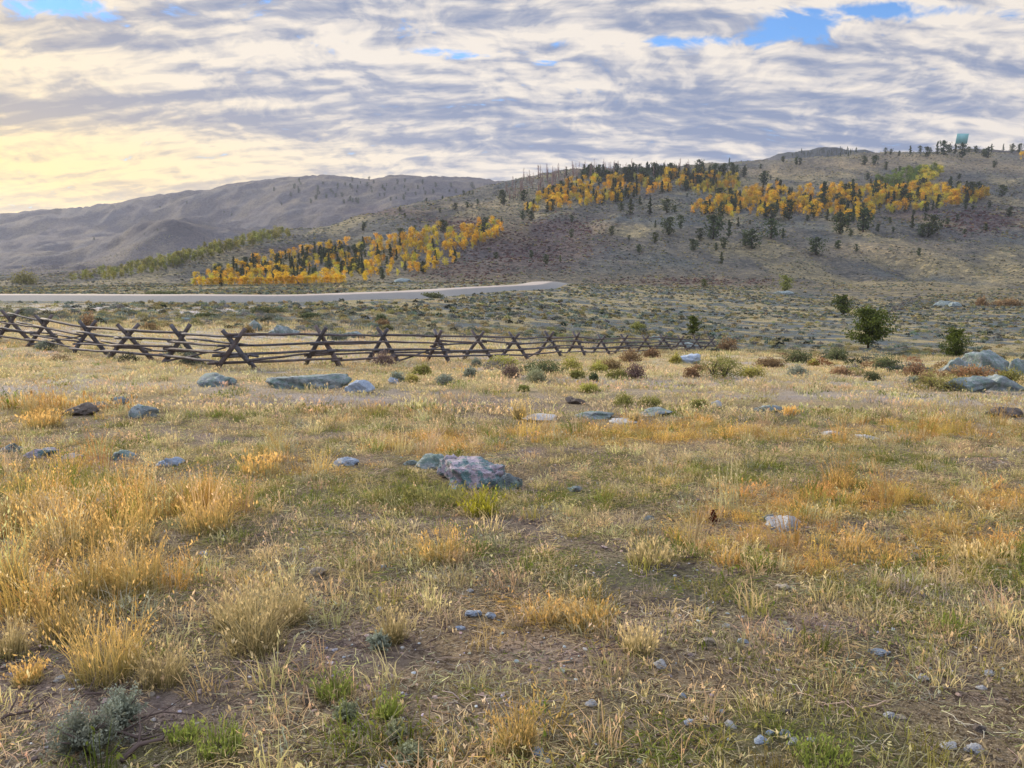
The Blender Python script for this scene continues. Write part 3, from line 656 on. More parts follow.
# twigs and dead stems
for k in range(5):
    mb = MB(); g_ = random.Random(k)
    for q in range(7):
        a_ = g_.uniform(0, 6.28); x0, y0 = g_.uniform(-.1, .1), g_.uniform(-.1, .1); L = g_.uniform(.04, .16); tube(mb, [(x0, y0, .006), (x0 + math.cos(a_) * L * .5, y0 + math.sin(a_) * L * .5, .012 + g_.uniform(0, .01)), (x0 + math.cos(a_ + .3) * L, y0 + math.sin(a_ + .3) * L, .006 + g_.uniform(0, .02))], [.003, .0025, .0015], 4)
    source('litter_sources', 'dead_twigs', mb.mesh('dead_twigs', PM.mat))
P = sample(1.2, 11, 0, lambda v: 110 if v < 5 else 110 * (5 / v)); x, y = P.T; z = H(x, y); px, py = proj(x, y, z); g, gr, ba = fields(px, py, x, y)
k = rng.uniform(0, 1, len(x)) < .3 + .7 * ba; x, y, z = x[k], y[k], z[k]; N = len(x); s = rng.lognormal(-.85, .4, N)[:, None] * np.ones((N, 3))
T = np.where(rng.uniform(0, 1, (N, 1)) < .5, tinted((.11, .08, .08), N), tinted((.42, .36, .28), N))
scatter('dead_plant_litter', 'litter_sources', np.stack([x, y, z], 1), np.stack([x * 0, x * 0, rng.uniform(0, 6, N)], 1), s, rng.integers(0, 5, N), T, kind='stuff')

# sagebrush of the far flat and the hill
SM_ = plant_mat('sagebrush_leaves', inst=True, var=.35, transl=.2)
def dome(n_, r, h, size, seed, up=.8):
    g = np.random.default_rng(seed); mb = MB(); d = g.normal(size=(n_, 3)); d[:, 2] = np.abs(d[:, 2]); d /= np.linalg.norm(d, axis=1, keepdims=True)
    q = g.uniform(.45, 1, n_) ** .5; lump = 1 + .3 * np.sin(d[:, 0] * 5 + seed) * np.cos(d[:, 1] * 4 + seed * 2)
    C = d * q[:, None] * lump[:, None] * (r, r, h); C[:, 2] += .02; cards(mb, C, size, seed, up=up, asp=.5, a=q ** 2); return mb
for k in range(4): source('sage_sources', 'sagebrush_clump', dome(70, .45, .42, .13, 70 + k).mesh('sagebrush_clump', SM_))
for k in range(4): source('sage_sources', 'sagebrush_clump', dome(420, .45, .40, .042, 170 + k).mesh('sagebrush_clump', SM_))
P = sample(27, 1500, 0, lambda v: .5 if v < 62 else .34 * (62 / v) ** .35 if v < 380 else .13 * (380 / v) ** 1.1); x, y = P.T; z = H(x, y); px, py = proj(x, y, z)
dn = fbm(x * .035, y * .035, 131, 4); onroad = np.zeros(len(x), bool)
for c_ in cl[::3]: onroad |= ((x - c_[0]) ** 2 + (y - c_[1]) ** 2 < 130)
purple = np.clip(blobs(px, py, [(520,250,90,26),(560,228,45,14),(470,270,60,14),(980,222,50,16),(690,281,90,5),(460,225,40,9)]) * 1.4 - .2, 0, 1)
bald = blobs(px, py, [(980,166,90,8),(850,165,90,6),(60,309,140,4)])
belt = blobs(px, py, [(560,378,200,13),(840,369,210,12),(430,378,70,12),(190,362,160,5)])
k = ((y > 62) | (rng.uniform(0, 1, len(x)) < belt - .15)) & (rng.uniform(0, 1, len(x)) < sstep(.35, .6, dn) * .8 + .15 + purple) & ~onroad & (rng.uniform(0, 1, len(x)) > bald * .8); x, y, z, px, py, purple = [q[k] for q in (x, y, z, px, py, purple)]; N = len(x)
s = rng.uniform(.55, 1.5, (N, 1)) * np.array([1, 1, .85]) * (1 + .8 * sstep(400, 800, y))[:, None] * (1 + purple[:, None] * .3)
T = np.where(rng.uniform(0, 1, (N, 1)) < np.where(y < 62, .35, .55)[:, None], tinted((.21, .24, .22), N), np.where(rng.uniform(0, 1, (N, 1)) < .78, tinted((.36, .32, .16), N), tinted((.05, .06, .045), N)))
sel = (y < 62) & (rng.uniform(0, 1, N) < .3); T[sel] = tinted((.30, .19, .11), N)[sel]; sel = rng.uniform(0, 1, N) < purple * .8; T[sel] = tinted((.19, .12, .12), N)[sel]
print('sage', N)
scatter('sagebrush', 'sage_sources', np.stack([x, y, z - .03], 1), np.stack([x * 0, x * 0, rng.uniform(0, 6, N)], 1), s, rng.integers(0, 4, N) + 4 * (y < 110), T, kind='stuff')

# ------------------------------------------------------------------ shrubs that can be told apart
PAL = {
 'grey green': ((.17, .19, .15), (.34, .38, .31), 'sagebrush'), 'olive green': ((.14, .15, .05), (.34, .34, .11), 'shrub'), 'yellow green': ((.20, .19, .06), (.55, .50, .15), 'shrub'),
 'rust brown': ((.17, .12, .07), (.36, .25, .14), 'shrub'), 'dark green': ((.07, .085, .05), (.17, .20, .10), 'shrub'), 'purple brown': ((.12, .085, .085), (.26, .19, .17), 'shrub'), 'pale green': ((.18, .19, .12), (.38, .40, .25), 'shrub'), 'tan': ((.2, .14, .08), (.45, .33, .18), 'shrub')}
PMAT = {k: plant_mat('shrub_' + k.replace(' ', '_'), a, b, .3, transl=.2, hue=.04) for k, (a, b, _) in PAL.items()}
STEM = plant_mat('woody_stem', (.11, .085, .08), (.16, .13, .12), .2, transl=0)
def shrub(px, py, w, h, colr, label, dens=1.0, cat=None, vmin=1.2, vmax=600):
    p = hit(px, py, vmin, vmax)
    if p is None: return
    D = math.hypot(p[1], p[2] - EYE); r = w / F * D / 2; hh_ = h / F * D; seed = int(px * 7 + py * 13)
    root = link(PAL[colr][2] if cat is None else cat, None, loc=(p[0], p[1] + r * .4, p[2]), label=label, category=(cat or PAL[colr][2]).replace('_', ' '))
    nl = max(1, int(round(w / h / 1.3))); g = np.random.default_rng(seed); mb = MB(); sb = MB(); n_ = int((500 + w * 22) * dens)
    cs = [(g.uniform(-.55, .55) * r if nl > 1 else 0, g.uniform(-.3, .3) * r, g.uniform(.75, 1.05)) for _ in range(nl + 1)]
    leaf = min(max(.7 / F * D, .0045), .09 * max(r, hh_)); n_ = int(n_ * (1 if D > 12 else 5)); r *= 1.25 if D > 12 else 1.0; hh_ *= 1.3 if D > 12 else 1.0
    for (cx, cy, q) in cs:
        nn = n_ // len(cs); near_ = D < 12; rr_ = r * (.95 if nl == 1 else .62); d = g.normal(size=(nn, 3)); d[:, 2] = np.abs(d[:, 2]) * 1.1; d /= np.linalg.norm(d, axis=1, keepdims=True); qq = g.uniform(.2, 1, nn) ** .5
        if near_:
            k_ = g.integers(0, 55, nn); d = d[k_] + g.normal(0, .07, (nn, 3)); qq = g.uniform(.05, 1, nn) * g.uniform(.6, 1.15, 60)[k_]
        lump = 1 + .22 * np.sin(d[:, 0] * 6 + cx * 9 + seed) * np.cos(d[:, 1] * 5 + cy * 7) + g.normal(0, .06, nn)
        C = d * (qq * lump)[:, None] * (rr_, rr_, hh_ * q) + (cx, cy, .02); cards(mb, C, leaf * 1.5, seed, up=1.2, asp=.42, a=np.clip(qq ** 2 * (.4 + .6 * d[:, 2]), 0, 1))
        for s_ in range(7):
            t = g.uniform(0, 6.28); e_ = (cx + math.cos(t) * rr_ * .6, cy + math.sin(t) * rr_ * .6, hh_ * q * g.uniform(.5, .85))
            tube(sb, [(cx * .6, cy * .6, -.03), (cx * .8 + e_[0] * .2, cy * .8 + e_[1] * .2, e_[2] * .45), e_], [.025 * hh_ + .003, .018 * hh_ + .002, .002], 4)
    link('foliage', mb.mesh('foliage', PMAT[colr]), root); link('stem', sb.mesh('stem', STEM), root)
    return root
SH = [
 (238,366,0,0,'',''),
 (22,284,20,12,'olive green','lone round bush by the far edge of the flat left of the green aspens'),
 (88,331,14,17,'rust brown','orange brown shrub growing up through the left fence logs'),
 (248,336,10,10,'rust brown','small orange shrub between the two upright boulders behind the fence'),
 (190,365,24,10,'grey green','grey green sage under the rails left of the tallest fence logs'),
 (45,350,22,8,'grey green','low grey sage tucked under the left fence'),
 (383,366,20,12,'purple brown','dark bush wrapped round a fence buck right of the bright blue boulder'),
 (398,382,16,8,'grey green','small sage just right of the pointed blue stone'),
 (420,375,18,9,'olive green','rounded olive bush below the rails, beyond two small sages'),
 (412,383,16,7,'yellow green','yellowish bush nearest the bright blue boulder'),
 (443,385,22,8,'grey green','dark grey sage mound in straw below the fence'),
 (476,367,10,8,'grey green','tiny round sage between the fence and a brown bush'),
 (466,377,18,8,'grey green','grey sage left of the purple brown bush below the fence'),
 (505,367,30,9,'yellow green','yellow green bush touching the fence left of the wide dark one'),
 (511,378,18,13,'purple brown','purple brown leafless bush below the yellow green one'),
 (537,381,22,10,'pale green','pale green cushion bush left of the palest one'),
 (545,374,46,10,'dark green','widest dark green bush below the middle of the fence'),
 (533,383,22,9,'pale green','palest silvery cushion bush in front of the wide dark green bush'),
 (521,392,16,5,'olive green','flat olive tuft in straw below the silvery cushion bush'),
 (572,371,20,12,'yellow green','bright yellow bush close to the fence, brightest of all'),
 (578,379,16,7,'olive green','small green bush below the bright yellow one'),
 (600,373,22,9,'yellow green','yellow topped bush right of the bright yellow one'),
 (594,381,8,7,'dark green','tiny dark green bush in front of the yellow topped one'),
 (617,379,18,7,'olive green','small olive bush right of the tiny dark green one'),
 (635,379,24,12,'purple brown','brown twiggy bush beside the pale gap in the shrubs'),
 (632,363,26,12,'rust brown','large rust brown shrub against the right half of the fence'),
 (655,358,20,8,'rust brown','small rust shrub right of the large rust one at the fence'),
 (610,370,26,8,'rust brown','pinkish rust shrub patch below the fence'),
 (588,393,20,8,'yellow green','yellow cushion on straw above the stone flats'),
 (625,407,18,11,'olive green','olive cushion above the right bedrock slab'),
 (652,408,24,9,'olive green','wide yellowish cushion at the right end of the stone flats'),
 (696,408,20,6,'olive green','low green cushion left of the lone whitish stone'),
 (676,364,10,8,'yellow green','small yellow bush left of the angular blue boulder'),
 (690,378,20,9,'rust brown','twiggy brown shrub below the angular blue boulder'),
 (722,379,50,19,'olive green','big olive and orange bush right of the fence end'),
 (755,378,24,9,'yellow green','yellow green cushion right of the big olive and orange bush'),
 (728,353,20,12,'rust brown','red brown bush behind the last fence logs'),
 (768,368,30,9,'rust brown','orange brown low shrub right of the big olive bush'),
 (795,363,34,11,'dark green','dark sage thicket on the crest left of the round pine'),
 (835,361,30,10,'dark green','dark sage thicket below the round pine'),
 (800,377,24,9,'grey green','grey sage in pale grass below the round pine'),
 (812,366,14,6,'yellow green','small yellow shrub between the two dark thickets'),
 (846,375,22,7,'tan','tan shrub left of the dark olive one below the pine'),
 (892,371,30,12,'dark green','dark olive bush on the crest left of the juniper'),
 (920,377,32,13,'rust brown','orange brown bush below the juniper'),
 (874,381,16,7,'dark green','small dark bush in front of the dark olive one'),
 (914,384,18,6,'grey green','flat grey sage before the orange brown bush'),
 (945,391,44,15,'olive green','wide olive orange bush left of the tilted teal slab'),
 (930,385,20,10,'tan','tan bush between the flat sage and the wide olive bush'),
 (1014,384,26,12,'olive green','olive bush between the outcrop and the tilted slab'),
 (985,371,20,10,'dark green','dark bush squeezed between the outcrop boulders'),
 (972,378,40,10,'tan','dry tan bush at the foot of the outcrop'),
 (150,331,20,6,'rust brown','rusty bush behind the left fence rails'),
 (265,313,36,5,'dark green','flat dark bush between road and fence, widest there'),
 (205,318,26,4,'dark green','flat dark bush between road and fence left of the widest'),
 (310,318,20,4,'dark green','flat dark bush between road and fence right of the widest'),
 (335,340,20,7,'grey green','dark sage behind the fence right of the long streaked boulder'),
 (383,327,14,6,'rust brown','small orange bush behind the fence above a sage patch'),
 (380,322,16,7,'dark green','dark rounded bush just beyond the small orange one'),
 (300,284,14,7,'purple brown','purple bush at the foot of the gold aspens above the road'),
 (160,296,30,4,'dark green','dark strip of bush just beyond the road on the left'),
 (430,298,26,4,'dark green','dark low bush on the near road bank'),
 (640,330,18,6,'olive green','green bush behind the right part of the fence'),
 (700,372,12,6,'tan','small tan tuft bush between rust shrub and big olive bush'),
 (1010,306,30,6,'rust brown','reddish brush strip on the far right slope'),
 (986,306,14,7,'rust brown','reddish rounded bush left of the brush strip on the far right slope'),
 (80,756,72,44,'grey green','big silvery grey sagebrush in the bottom left corner'),
 (117,728,44,28,'grey green','silvery sagebrush clump joined to the back of the corner sagebrush'),
 (395,742,22,16,'pale green','small silvery plant below the green clump near the bottom'),
 (408,764,26,14,'pale green','small silvery plant at the bottom edge'),
 (378,652,24,16,'grey green','dark grey sage seedling left of the pale blue stone pair'),
 (345,722,26,14,'pale green','pale green seedling bottom left of centre'),
]
for t in SH:
    if t[2]: shrub(*t)

# ------------------------------------------------------------------ tussocks
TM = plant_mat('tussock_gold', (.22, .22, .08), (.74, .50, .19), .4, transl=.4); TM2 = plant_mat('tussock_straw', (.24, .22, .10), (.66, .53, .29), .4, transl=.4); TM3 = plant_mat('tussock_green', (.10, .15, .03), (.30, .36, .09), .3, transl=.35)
TM4 = plant_mat('weed_yellow', (.14, .16, .03), (.52, .48, .06), .4, transl=.4); TM5 = plant_mat('grass_olive', (.12, .13, .05), (.30, .28, .11), .4, transl=.35)
TU = [
 (335,697,32,26,TM3,'bright green fine leaved clump lower left of centre'),
 (388,717,22,26,TM3,'green clump above the small silvery plants near the bottom'),
 (480,514,34,26,TM4,'yellow green weed at the foot of the largest boulder'),
 (440,505,50,20,TM5,'broad olive grass patch in front of the largest boulder'),
 (395,503,44,18,TM5,'olive grass patch below the low grey slab'),

 (108,676,58,82,TM,'largest orange gold grass tussock on bare soil at lower left'),
 (60,640,34,60,TM,'gold grass tussock just behind the left side of the largest one'),
 (85,600,50,70,TM,'leaning gold seedhead grass behind the largest tussock'),
 (135,592,44,64,TM,'tall gold grass right behind the largest tussock'),
 (8,656,28,46,TM2,'olive straw tussock cut by the left edge, lower one'),
 (10,592,34,62,TM,'tall gold grass cut by the left edge, upper one'),
 (28,682,22,26,TM,'small gold tuft left of the largest tussock'),
 (163,682,40,42,TM2,'straw and green tuft just right of the largest tussock'),
 (255,650,46,70,TM2,'tall thin greenish straw tussock left of the tan stone'),
 (235,628,34,56,TM2,'straw stems behind the tall greenish straw tussock'),
 (285,622,36,52,TM2,'olive gold tuft just left of the tan stone'),
 (208,530,50,38,TM,'orange gold clump between the blue stones on the left'),
 (120,545,60,48,TM,'wide gold clump in the tall grass field on the left'),
 (55,545,60,48,TM,'gold clump left of the wide gold clump'),
 (75,515,44,30,TM2,'olive grass clump at the upper edge of the tall grass field'),
 (25,520,40,30,TM2,'olive grass clump near the left edge under the dark blue rock'),
 (260,475,40,26,TM,'gold tuft above the orange gold clump'),
 (517,750,30,52,TM,'upright gold grass tuft near the bottom middle'),
 (588,628,44,26,TM,'shaggy gold clump right of the pale blue pair'),
 (560,622,30,24,TM2,'straw clump touching the shaggy gold clump'),
 (640,650,30,26,TM2,'straw clump right of the shaggy gold clump, nearer the white stone'),
 (519,419,10,22,TM2,'upright straw tuft standing on the stone flats'),
 (633,422,10,9,TM2,'small straw tuft at the front of the stone flats'),
 (790,418,8,12,TM,'small upright gold tuft beside the low grey rock'),
 (42,428,34,20,TM,'gold brown tuft left of the dark jagged rock'),
 (392,640,24,40,TM2,'thin pale stems left of the pale blue pair'),
 (440,560,40,36,TM,'reddish gold clump above the pale blue pair'),
 (870,560,60,18,TM,'soft gold grass drift right of the cream stone'),
 (985,560,60,20,TM2,'feathery straw drift at the right margin'),
 (650,562,40,24,TM2,'straw clump in the middle right meadow'),
 (220,752,40,26,TM3,'bright green grass tuft on litter at the bottom left'),
 (185,740,26,18,TM3,'small green tuft right of the corner sagebrush'),
 (820,762,50,22,TM3,'green grass patch under the bottom right stone cluster'),
 (72,735,16,12,TM3,'tiny green sprout on the back of the corner sagebrush'),
]
for px, py, w, h, m, lb in TU:
    p = hit(px, py, 1.2, 200); D = math.hypot(p[1], p[2] - EYE); r = w / F * D * .5; hh_ = h / F * D * 1.05; sd = int(px * 3 + py)
    root = link('grass_tussock', None, loc=p, label=lb, category='grass tussock'); bw = max(.0038, .8 / F * D)
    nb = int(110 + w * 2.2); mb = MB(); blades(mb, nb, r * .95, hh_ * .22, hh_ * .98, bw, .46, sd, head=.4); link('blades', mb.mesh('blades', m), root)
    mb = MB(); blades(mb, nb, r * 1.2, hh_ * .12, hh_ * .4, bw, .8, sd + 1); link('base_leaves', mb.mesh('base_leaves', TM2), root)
# dark red dock stalk
p = hit(713, 525); D = math.hypot(p[1], p[2] - EYE); hh_ = 15 / F * D
root = link('dock_plant', None, loc=p, label='single dark red seed stalk standing in the right meadow', category='weed'); DM = plant_mat('dock_red', (.10, .03, .02), (.16, .035, .02), .3, transl=.1)
mb = MB(); tube(mb, [(0, 0, -.02), (.003, 0, hh_ * .5), (0, 0, hh_)], [.006, .005, .002], 5); link('stem', mb.mesh('stem', STEM), root)
g = np.random.default_rng(3); zz = g.uniform(.25, 1, 260); mb = MB(); cards(mb, np.stack([g.normal(0, .022, 260) * (1.2 - zz), g.normal(0, .022, 260) * (1.2 - zz), zz * hh_], 1), .011, 4); link('seed_head', mb.mesh('seed_head', DM), root)
# fallen branches by the corner sagebrush
for i, (px, py, L, ang, lb) in enumerate([(95, 702, .20, .6, 'pale forked dead twig on bark litter behind the corner sagebrush'), (130, 745, .32, -.1, 'dark dead branch lying right of the corner sagebrush'), (150, 752, .22, .9, 'grey dead twig crossing litter below the dark branch'), (175, 722, .35, .15, 'dark weathered branch on the litter mound'), (20, 722, .25, .8, 'thick brown bark piece at the left edge')]):
    p = hit(px, py); root = link('dead_branch', None, loc=(p[0], p[1], p[2] + .02), label=lb, category='dead branch'); root.rotation_euler[2] = ang; g_ = random.Random(i); mb = MB(); r0 = .005 + .003 * (i % 3)
    tube(mb, [(-L / 2, 0, 0), (-L * .15, .02, .02), (L * .2, -.01, .015), (L / 2, .03, .03)], [r0, r0 * .9, r0 * .7, r0 * .3], 6, jit=.3); link('limb', mb.mesh('limb', [STEM]), root)
    mb = MB(); tube(mb, [(-L * .15, .02, .02), (L * .05, .09, .04), (L * .12, .13, .06)], [r0 * .6, r0 * .4, r0 * .15], 5, jit=.3); link('side_twig', mb.mesh('side_twig', [STEM]), root)

# ------------------------------------------------------------------ trees
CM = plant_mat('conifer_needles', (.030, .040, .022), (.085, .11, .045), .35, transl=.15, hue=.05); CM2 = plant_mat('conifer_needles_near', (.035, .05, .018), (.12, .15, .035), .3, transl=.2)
AM = plant_mat('aspen_gold', (.36, .22, .02), (.84, .55, .05), .5, transl=.45, hue=.035); AG = plant_mat('aspen_green', (.12, .13, .03), (.36, .36, .09), .5, transl=.4, hue=.05); AY = plant_mat('aspen_yellowgreen', (.38, .33, .04), (.70, .60, .09), .3, transl=.4, hue=.04)
AV = plant_mat('aspen_vivid_green', (.07, .11, .02), (.22, .30, .05), .5, transl=.4, hue=.05)
BARK = plant_mat('conifer_bark', (.07, .05, .045), (.09, .07, .06), .2, transl=0); ABARK = plant_mat('aspen_bark', (.32, .30, .28), (.38, .36, .33), .2, transl=0); DEADM = plant_mat('dead_wood', (.26, .18, .17), (.34, .24, .22), .3, transl=0)
def conifer_mesh(seed, slim, n_, leaf, tiers=True, zb=.06, mats=None, split=False, spread=1.0):
    """unit height; slim = crown radius"""
    g = np.random.default_rng(seed); mb = MB(); tb = MB() if split else mb; lean = g.normal(0, .03, 2)
    tube(tb, [(0, 0, -.04), (lean[0] * .5, lean[1] * .5, .45), (lean[0], lean[1], .93)], [.030, .02, .004], 6, m=0 if split else 1)
    nb = 34; per = n_ // nb; CC = []; AA = []
    for b in range(nb):
        t = (b + g.uniform(0, 1)) / nb; z = (.10 if tiers else zb) + (.88 if tiers else .94 - zb) * t; a_ = g.uniform(0, 6.28)
        rad = slim * ((1 - t) ** .75 * 1.0 + .05) * g.uniform(.55, 1.15) if tiers else slim * math.sqrt(max(.04, 1 - (2 * (t - .42)) ** 2 * .75)) * g.uniform(.35, 1.25)
        L = g.uniform(0, 1, per) ** .7; up_ = (.10 if tiers else .22) * rad * 2
        c = np.stack([math.cos(a_) * rad * L, math.sin(a_) * rad * L, z + up_ * L ** 2 - (.03 if tiers else 0) * L], 1) + g.normal(0, 1, (per, 3)) * (rad * .16 + .012) * (1, 1, .55)
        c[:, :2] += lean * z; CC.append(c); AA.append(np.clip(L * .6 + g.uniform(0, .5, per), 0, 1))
        if n_ > 900:
            tube(tb, [(lean[0] * z, lean[1] * z, z), (math.cos(a_) * rad * .8, math.sin(a_) * rad * .8, z + up_ * .6)], [.008, .002], 4, m=0 if split else 1)
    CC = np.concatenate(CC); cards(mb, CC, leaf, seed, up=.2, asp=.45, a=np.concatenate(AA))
    return mb, tb
def aspen_mesh(seed, n_, leaf, mat):
    g = np.random.default_rng(seed); mb = MB(); lean = g.normal(0, .04, 2)
    tube(mb, [(0, 0, -.05), (lean[0] * .5, lean[1] * .5, .4), (lean[0], lean[1], .85)], [.016, .012, .004], 5, m=1)
    k = 10; cs = np.stack([g.normal(0, .10, k), g.normal(0, .10, k), g.uniform(.30, .90, k)], 1); C = []
    for c in cs: C.append(c + g.normal(0, 1, (n_ // k, 3)) * (.075, .075, .08))
    C = np.concatenate(C); cards(mb, C, leaf, seed, up=.3, asp=.7, a=g.uniform(0, 1, len(C))); return mb.mesh('aspen_tree', [mat, ABARK])
def dead_mesh(seed):
    g = np.random.default_rng(seed); mb = MB(); tube(mb, [(0, 0, -.05), (g.normal(0, .03), 0, .5), (g.normal(0, .04), g.normal(0, .03), 1)], [.022, .014, .003], 5)
    for b in range(44):
        z = g.uniform(.2, .97); a_ = g.uniform(0, 6.28); L = g.uniform(.06, .16) * (1.15 - z * .7); tube(mb, [(0, 0, z), (math.cos(a_) * L, math.sin(a_) * L, z + L * .7)], [.007, .002], 3)
    return mb.mesh('dead_tree', [DEADM])
CON = [conifer_mesh(400 + k, .17 + .03 * (k % 3), 400, .055)[0].mesh('pine_tree', [CM, BARK]) for k in range(4)] + [conifer_mesh(420 + k, .34 + .05 * (k % 3), 520, .062, tiers=False)[0].mesh('pine_tree', [CM, BARK]) for k in range(4)]
ASP = {m: [aspen_mesh(440 + 10 * i + k, 440, .034, mt) for k in range(4)] for i, (m, mt) in enumerate((('gold', AM), ('green', AG), ('yellowgreen', AY), ('vivid', AV)))}
DEAD = [dead_mesh(500 + k) for k in range(4)]
ORD = ['first', 'second', 'third', 'fourth', 'fifth', 'sixth', 'seventh', 'eighth', 'ninth', 'tenth', 'eleventh', 'twelfth', 'thirteenth', 'fourteenth', 'fifteenth', 'sixteenth', 'seventeenth', 'eighteenth', 'nineteenth', 'twentieth'] + ['%d%s' % (k, 'st' if k % 10 == 1 else 'nd' if k % 10 == 2 else 'rd' if k % 10 == 3 else 'th') for k in range(21, 90)]
# hand-placed conifers: px, base py, height px, shape (0 spire, 1 round)
T1 = [(681,229,14,1),(693,251,12,1),(701,241,13,1),(713,239,24,1),(729,237,17,0),(724,249,12,1),(716,251,8,1),(752,249,20,1),(745,246,14,1),(771,239,20,1),(783,239,11,0),(721,264,12,0),(738,227,10,0),(816,255,18,1),(838,249,9,1),(856,252,8,1),(840,234,22,1),(863,232,24,1),(848,226,14,1),(912,228,13,0),(922,237,13,1),(932,234,19,1),(928,237,14,1),(957,221,7,1),(965,210,8,1),(1002,196,11,1),(1009,217,10,1),(949,194,17,0),(994,168,7,1),(919,256,8,1),(823,206,24,0),(720,220,18,1),(789,220,20,1),(772,220,16,1),
 (699,173,13,1),(714,177,13,1),(729,166,8,0),(737,173,8,1),(764,185,14,1),(777,185,7,1),(761,169,5,1),(783,162,6,1),(796,165,8,1),(800,165,7,1),(864,165,9,1),(874,165,9,1),(876,160,5,1),(886,170,8,1),(900,172,6,1),(910,155,9,0),(927,157,10,1),(885,151,7,1),(891,151,6,1),(937,155,13,0),(944,155,14,1),(955,154,10,0),(962,158,14,1),(976,153,7,1),(984,157,8,1),(988,158,11,1),(991,151,7,0),(1003,151,7,0),(1012,153,9,1),(1019,153,9,1),(920,153,7,1),(899,152,5,1),(949,153,8,1),(969,153,6,1),
 (503,205,15,1),(524,201,11,1),(531,221,10,1),(523,220,9,1),(415,231,6,1),(363,231,7,1),(428,231,7,1),(401,240,12,1),(455,263,14,0),(391,261,17,0),(378,262,12,1),(496,259,7,1),(531,258,8,1),(546,264,10,1),(612,235,9,1),(629,240,5,1),(639,253,9,1),(630,215,16,0),(650,215,17,0),(621,211,8,1),(667,213,14,1),(675,213,8,1),(669,235,18,1),(655,243,11,1),(571,238,9,1),(572,223,8,1),(400,212,5,1),(455,210,7,1),(467,208,6,1),(440,213,5,1),(478,205,6,1),(405,218,5,1),(290,262,9,0),(365,227,5,1),(655,228,8,0),(640,205,9,0)]
def inpoly(x, y, P):
    c = False; j = len(P) - 1
    for i in range(len(P)):
        if (P[i][1] > y) != (P[j][1] > y) and x < (P[j][0] - P[i][0]) * (y - P[i][1]) / (P[j][1] - P[i][1]) + P[i][0]: c = not c
        j = i
    return c
def fillpoly(P, n_, fn=None):
    out = []; xs = [p[0] for p in P]; ys = [p[1] for p in P]; t = 0
    while len(out) < n_ and t < 60 * n_:
        t += 1; x = random.uniform(min(xs), max(xs)); y = random.uniform(min(ys), max(ys))
        if inpoly(x, y, P) and (fn is None or random.random() < fn(x, y)): out.append((x, y))
    return out
G1 = [(193,288),(196,279),(215,272),(260,262),(300,254),(345,246),(400,240),(440,232),(507,224),(500,240),(468,252),(448,270),(420,276),(370,282),(330,285),(270,289)]
G2 = [(520,216),(556,212),(620,204),(640,196),(740,190),(738,180),(700,176),(640,176),(590,178),(556,190),(530,206)]
G3 = [(692,214),(700,206),(735,196),(760,192),(820,192),(855,190),(935,192),(985,194),(990,203),(930,212),(880,216),(862,226),(838,222),(800,218),(740,220),(700,217)]
G3g = [(868,200),(878,180),(905,174),(940,172),(934,184),(905,192),(885,200)]
G4 = [(62,283),(110,272),(160,262),(210,250),(250,240),(292,233),(290,238),(250,247),(212,259),(165,272),(115,281)]
G2b = [(500,190),(520,180),(560,172),(600,170),(690,171),(690,177),(600,179),(560,190),(520,200)]
asp = []; con = []; dead = []
def sA(P, n_, kind, grove, h0, h1, fn=None):
    for x, y in fillpoly(P, n_, fn): asp.append((x, y, random.uniform(h0, h1), kind, grove))
g1name = 'long lower grove above the road'; g2name = 'upper grove under the wooded ridge'; g3name = 'right grove on the hillside'; g4name = 'thin green strip left of the gold grove'
sA(G1, 260, 'gold', g1name, 8, 12, lambda x, y: 1 if y > 277 - max(0, (x - 360)) * .1 else (.9 if x > 365 else .6)); sA(G1, 110, 'yellowgreen', g1name, 7, 11, lambda x, y: .9 if x > 400 or y > 274 else .3)
for x, y in [(x, 287.5 - max(0, x - 330) * .06 + random.uniform(-1.5, 1)) for x in np.arange(196, 345, 2.6)]: asp.append((x, y, random.uniform(7, 10), 'gold', g1name))
sA(G2, 190, 'gold', g2name, 7, 11, lambda x, y: 1 if y > 186 else .5); sA(G2, 50, 'yellowgreen', g2name, 7, 10, lambda x, y: 1 if x > 680 else .3)
sA(G3, 330, 'gold', g3name, 8, 12); sA(G3, 130, 'yellowgreen', g3name, 7, 11, lambda x, y: 1 if x > 860 or x < 760 else .3); sA(G3g, 110, 'vivid', g3name, 7, 10); sA([(915,185),(925,174),(942,172),(938,182),(925,190)], 22, 'yellowgreen', g3name, 8, 11)
sA([(690,190),(735,184),(742,190),(735,198),(692,196)], 26, 'yellowgreen', g2name, 6, 9)
sA(G4, 230, 'green', g4name, 7, 11)
for x, y in [(1022,162)]: asp.append((x, y, 10, 'gold', 'lone gold clump'))
def sC(P, n_, grove, h0, h1, fn=None, sp=.7):
    for x, y in fillpoly(P, n_, fn): con.append((x, y, random.uniform(h0, h1), 0 if random.random() < sp else 1, grove))
sC(G1, 130, g1name, 8, 13, lambda x, y: (1 if x < 365 and y < 280 else .12)); sC(G2, 100, g2name, 8, 13); sC(G3, 95, g3name, 8, 15); sC([(560,176),(600,172),(745,172),(745,180),(690,184),(600,184)], 85, 'wooded ridge', 7, 12, sp=.5)
for x, y, h, s in T1: con.append((x, y, h, s, None))
for x, y in fillpoly([(270,192),(300,181),(330,181),(400,180),(500,185),(470,196),(420,205),(350,204),(290,204)], 80): con.append((x, y, random.uniform(2.5, 5), 1, 'far'))
for x, y in fillpoly([(20,240),(110,215),(260,190),(290,210),(120,255)], 8): con.append((x, y, random.uniform(2, 3), 1, 'far'))
for x, y in fillpoly([(640,200),(760,235),(930,245),(1020,235),(1020,180),(760,170)], 36): con.append((x, y, random.uniform(4, 8), 1, None))
for x, y in fillpoly([(785,157),(800,153),(832,149.5),(860,152),(862,157)], 50): con.append((x, y, random.uniform(3, 5), 0, 'blue'))
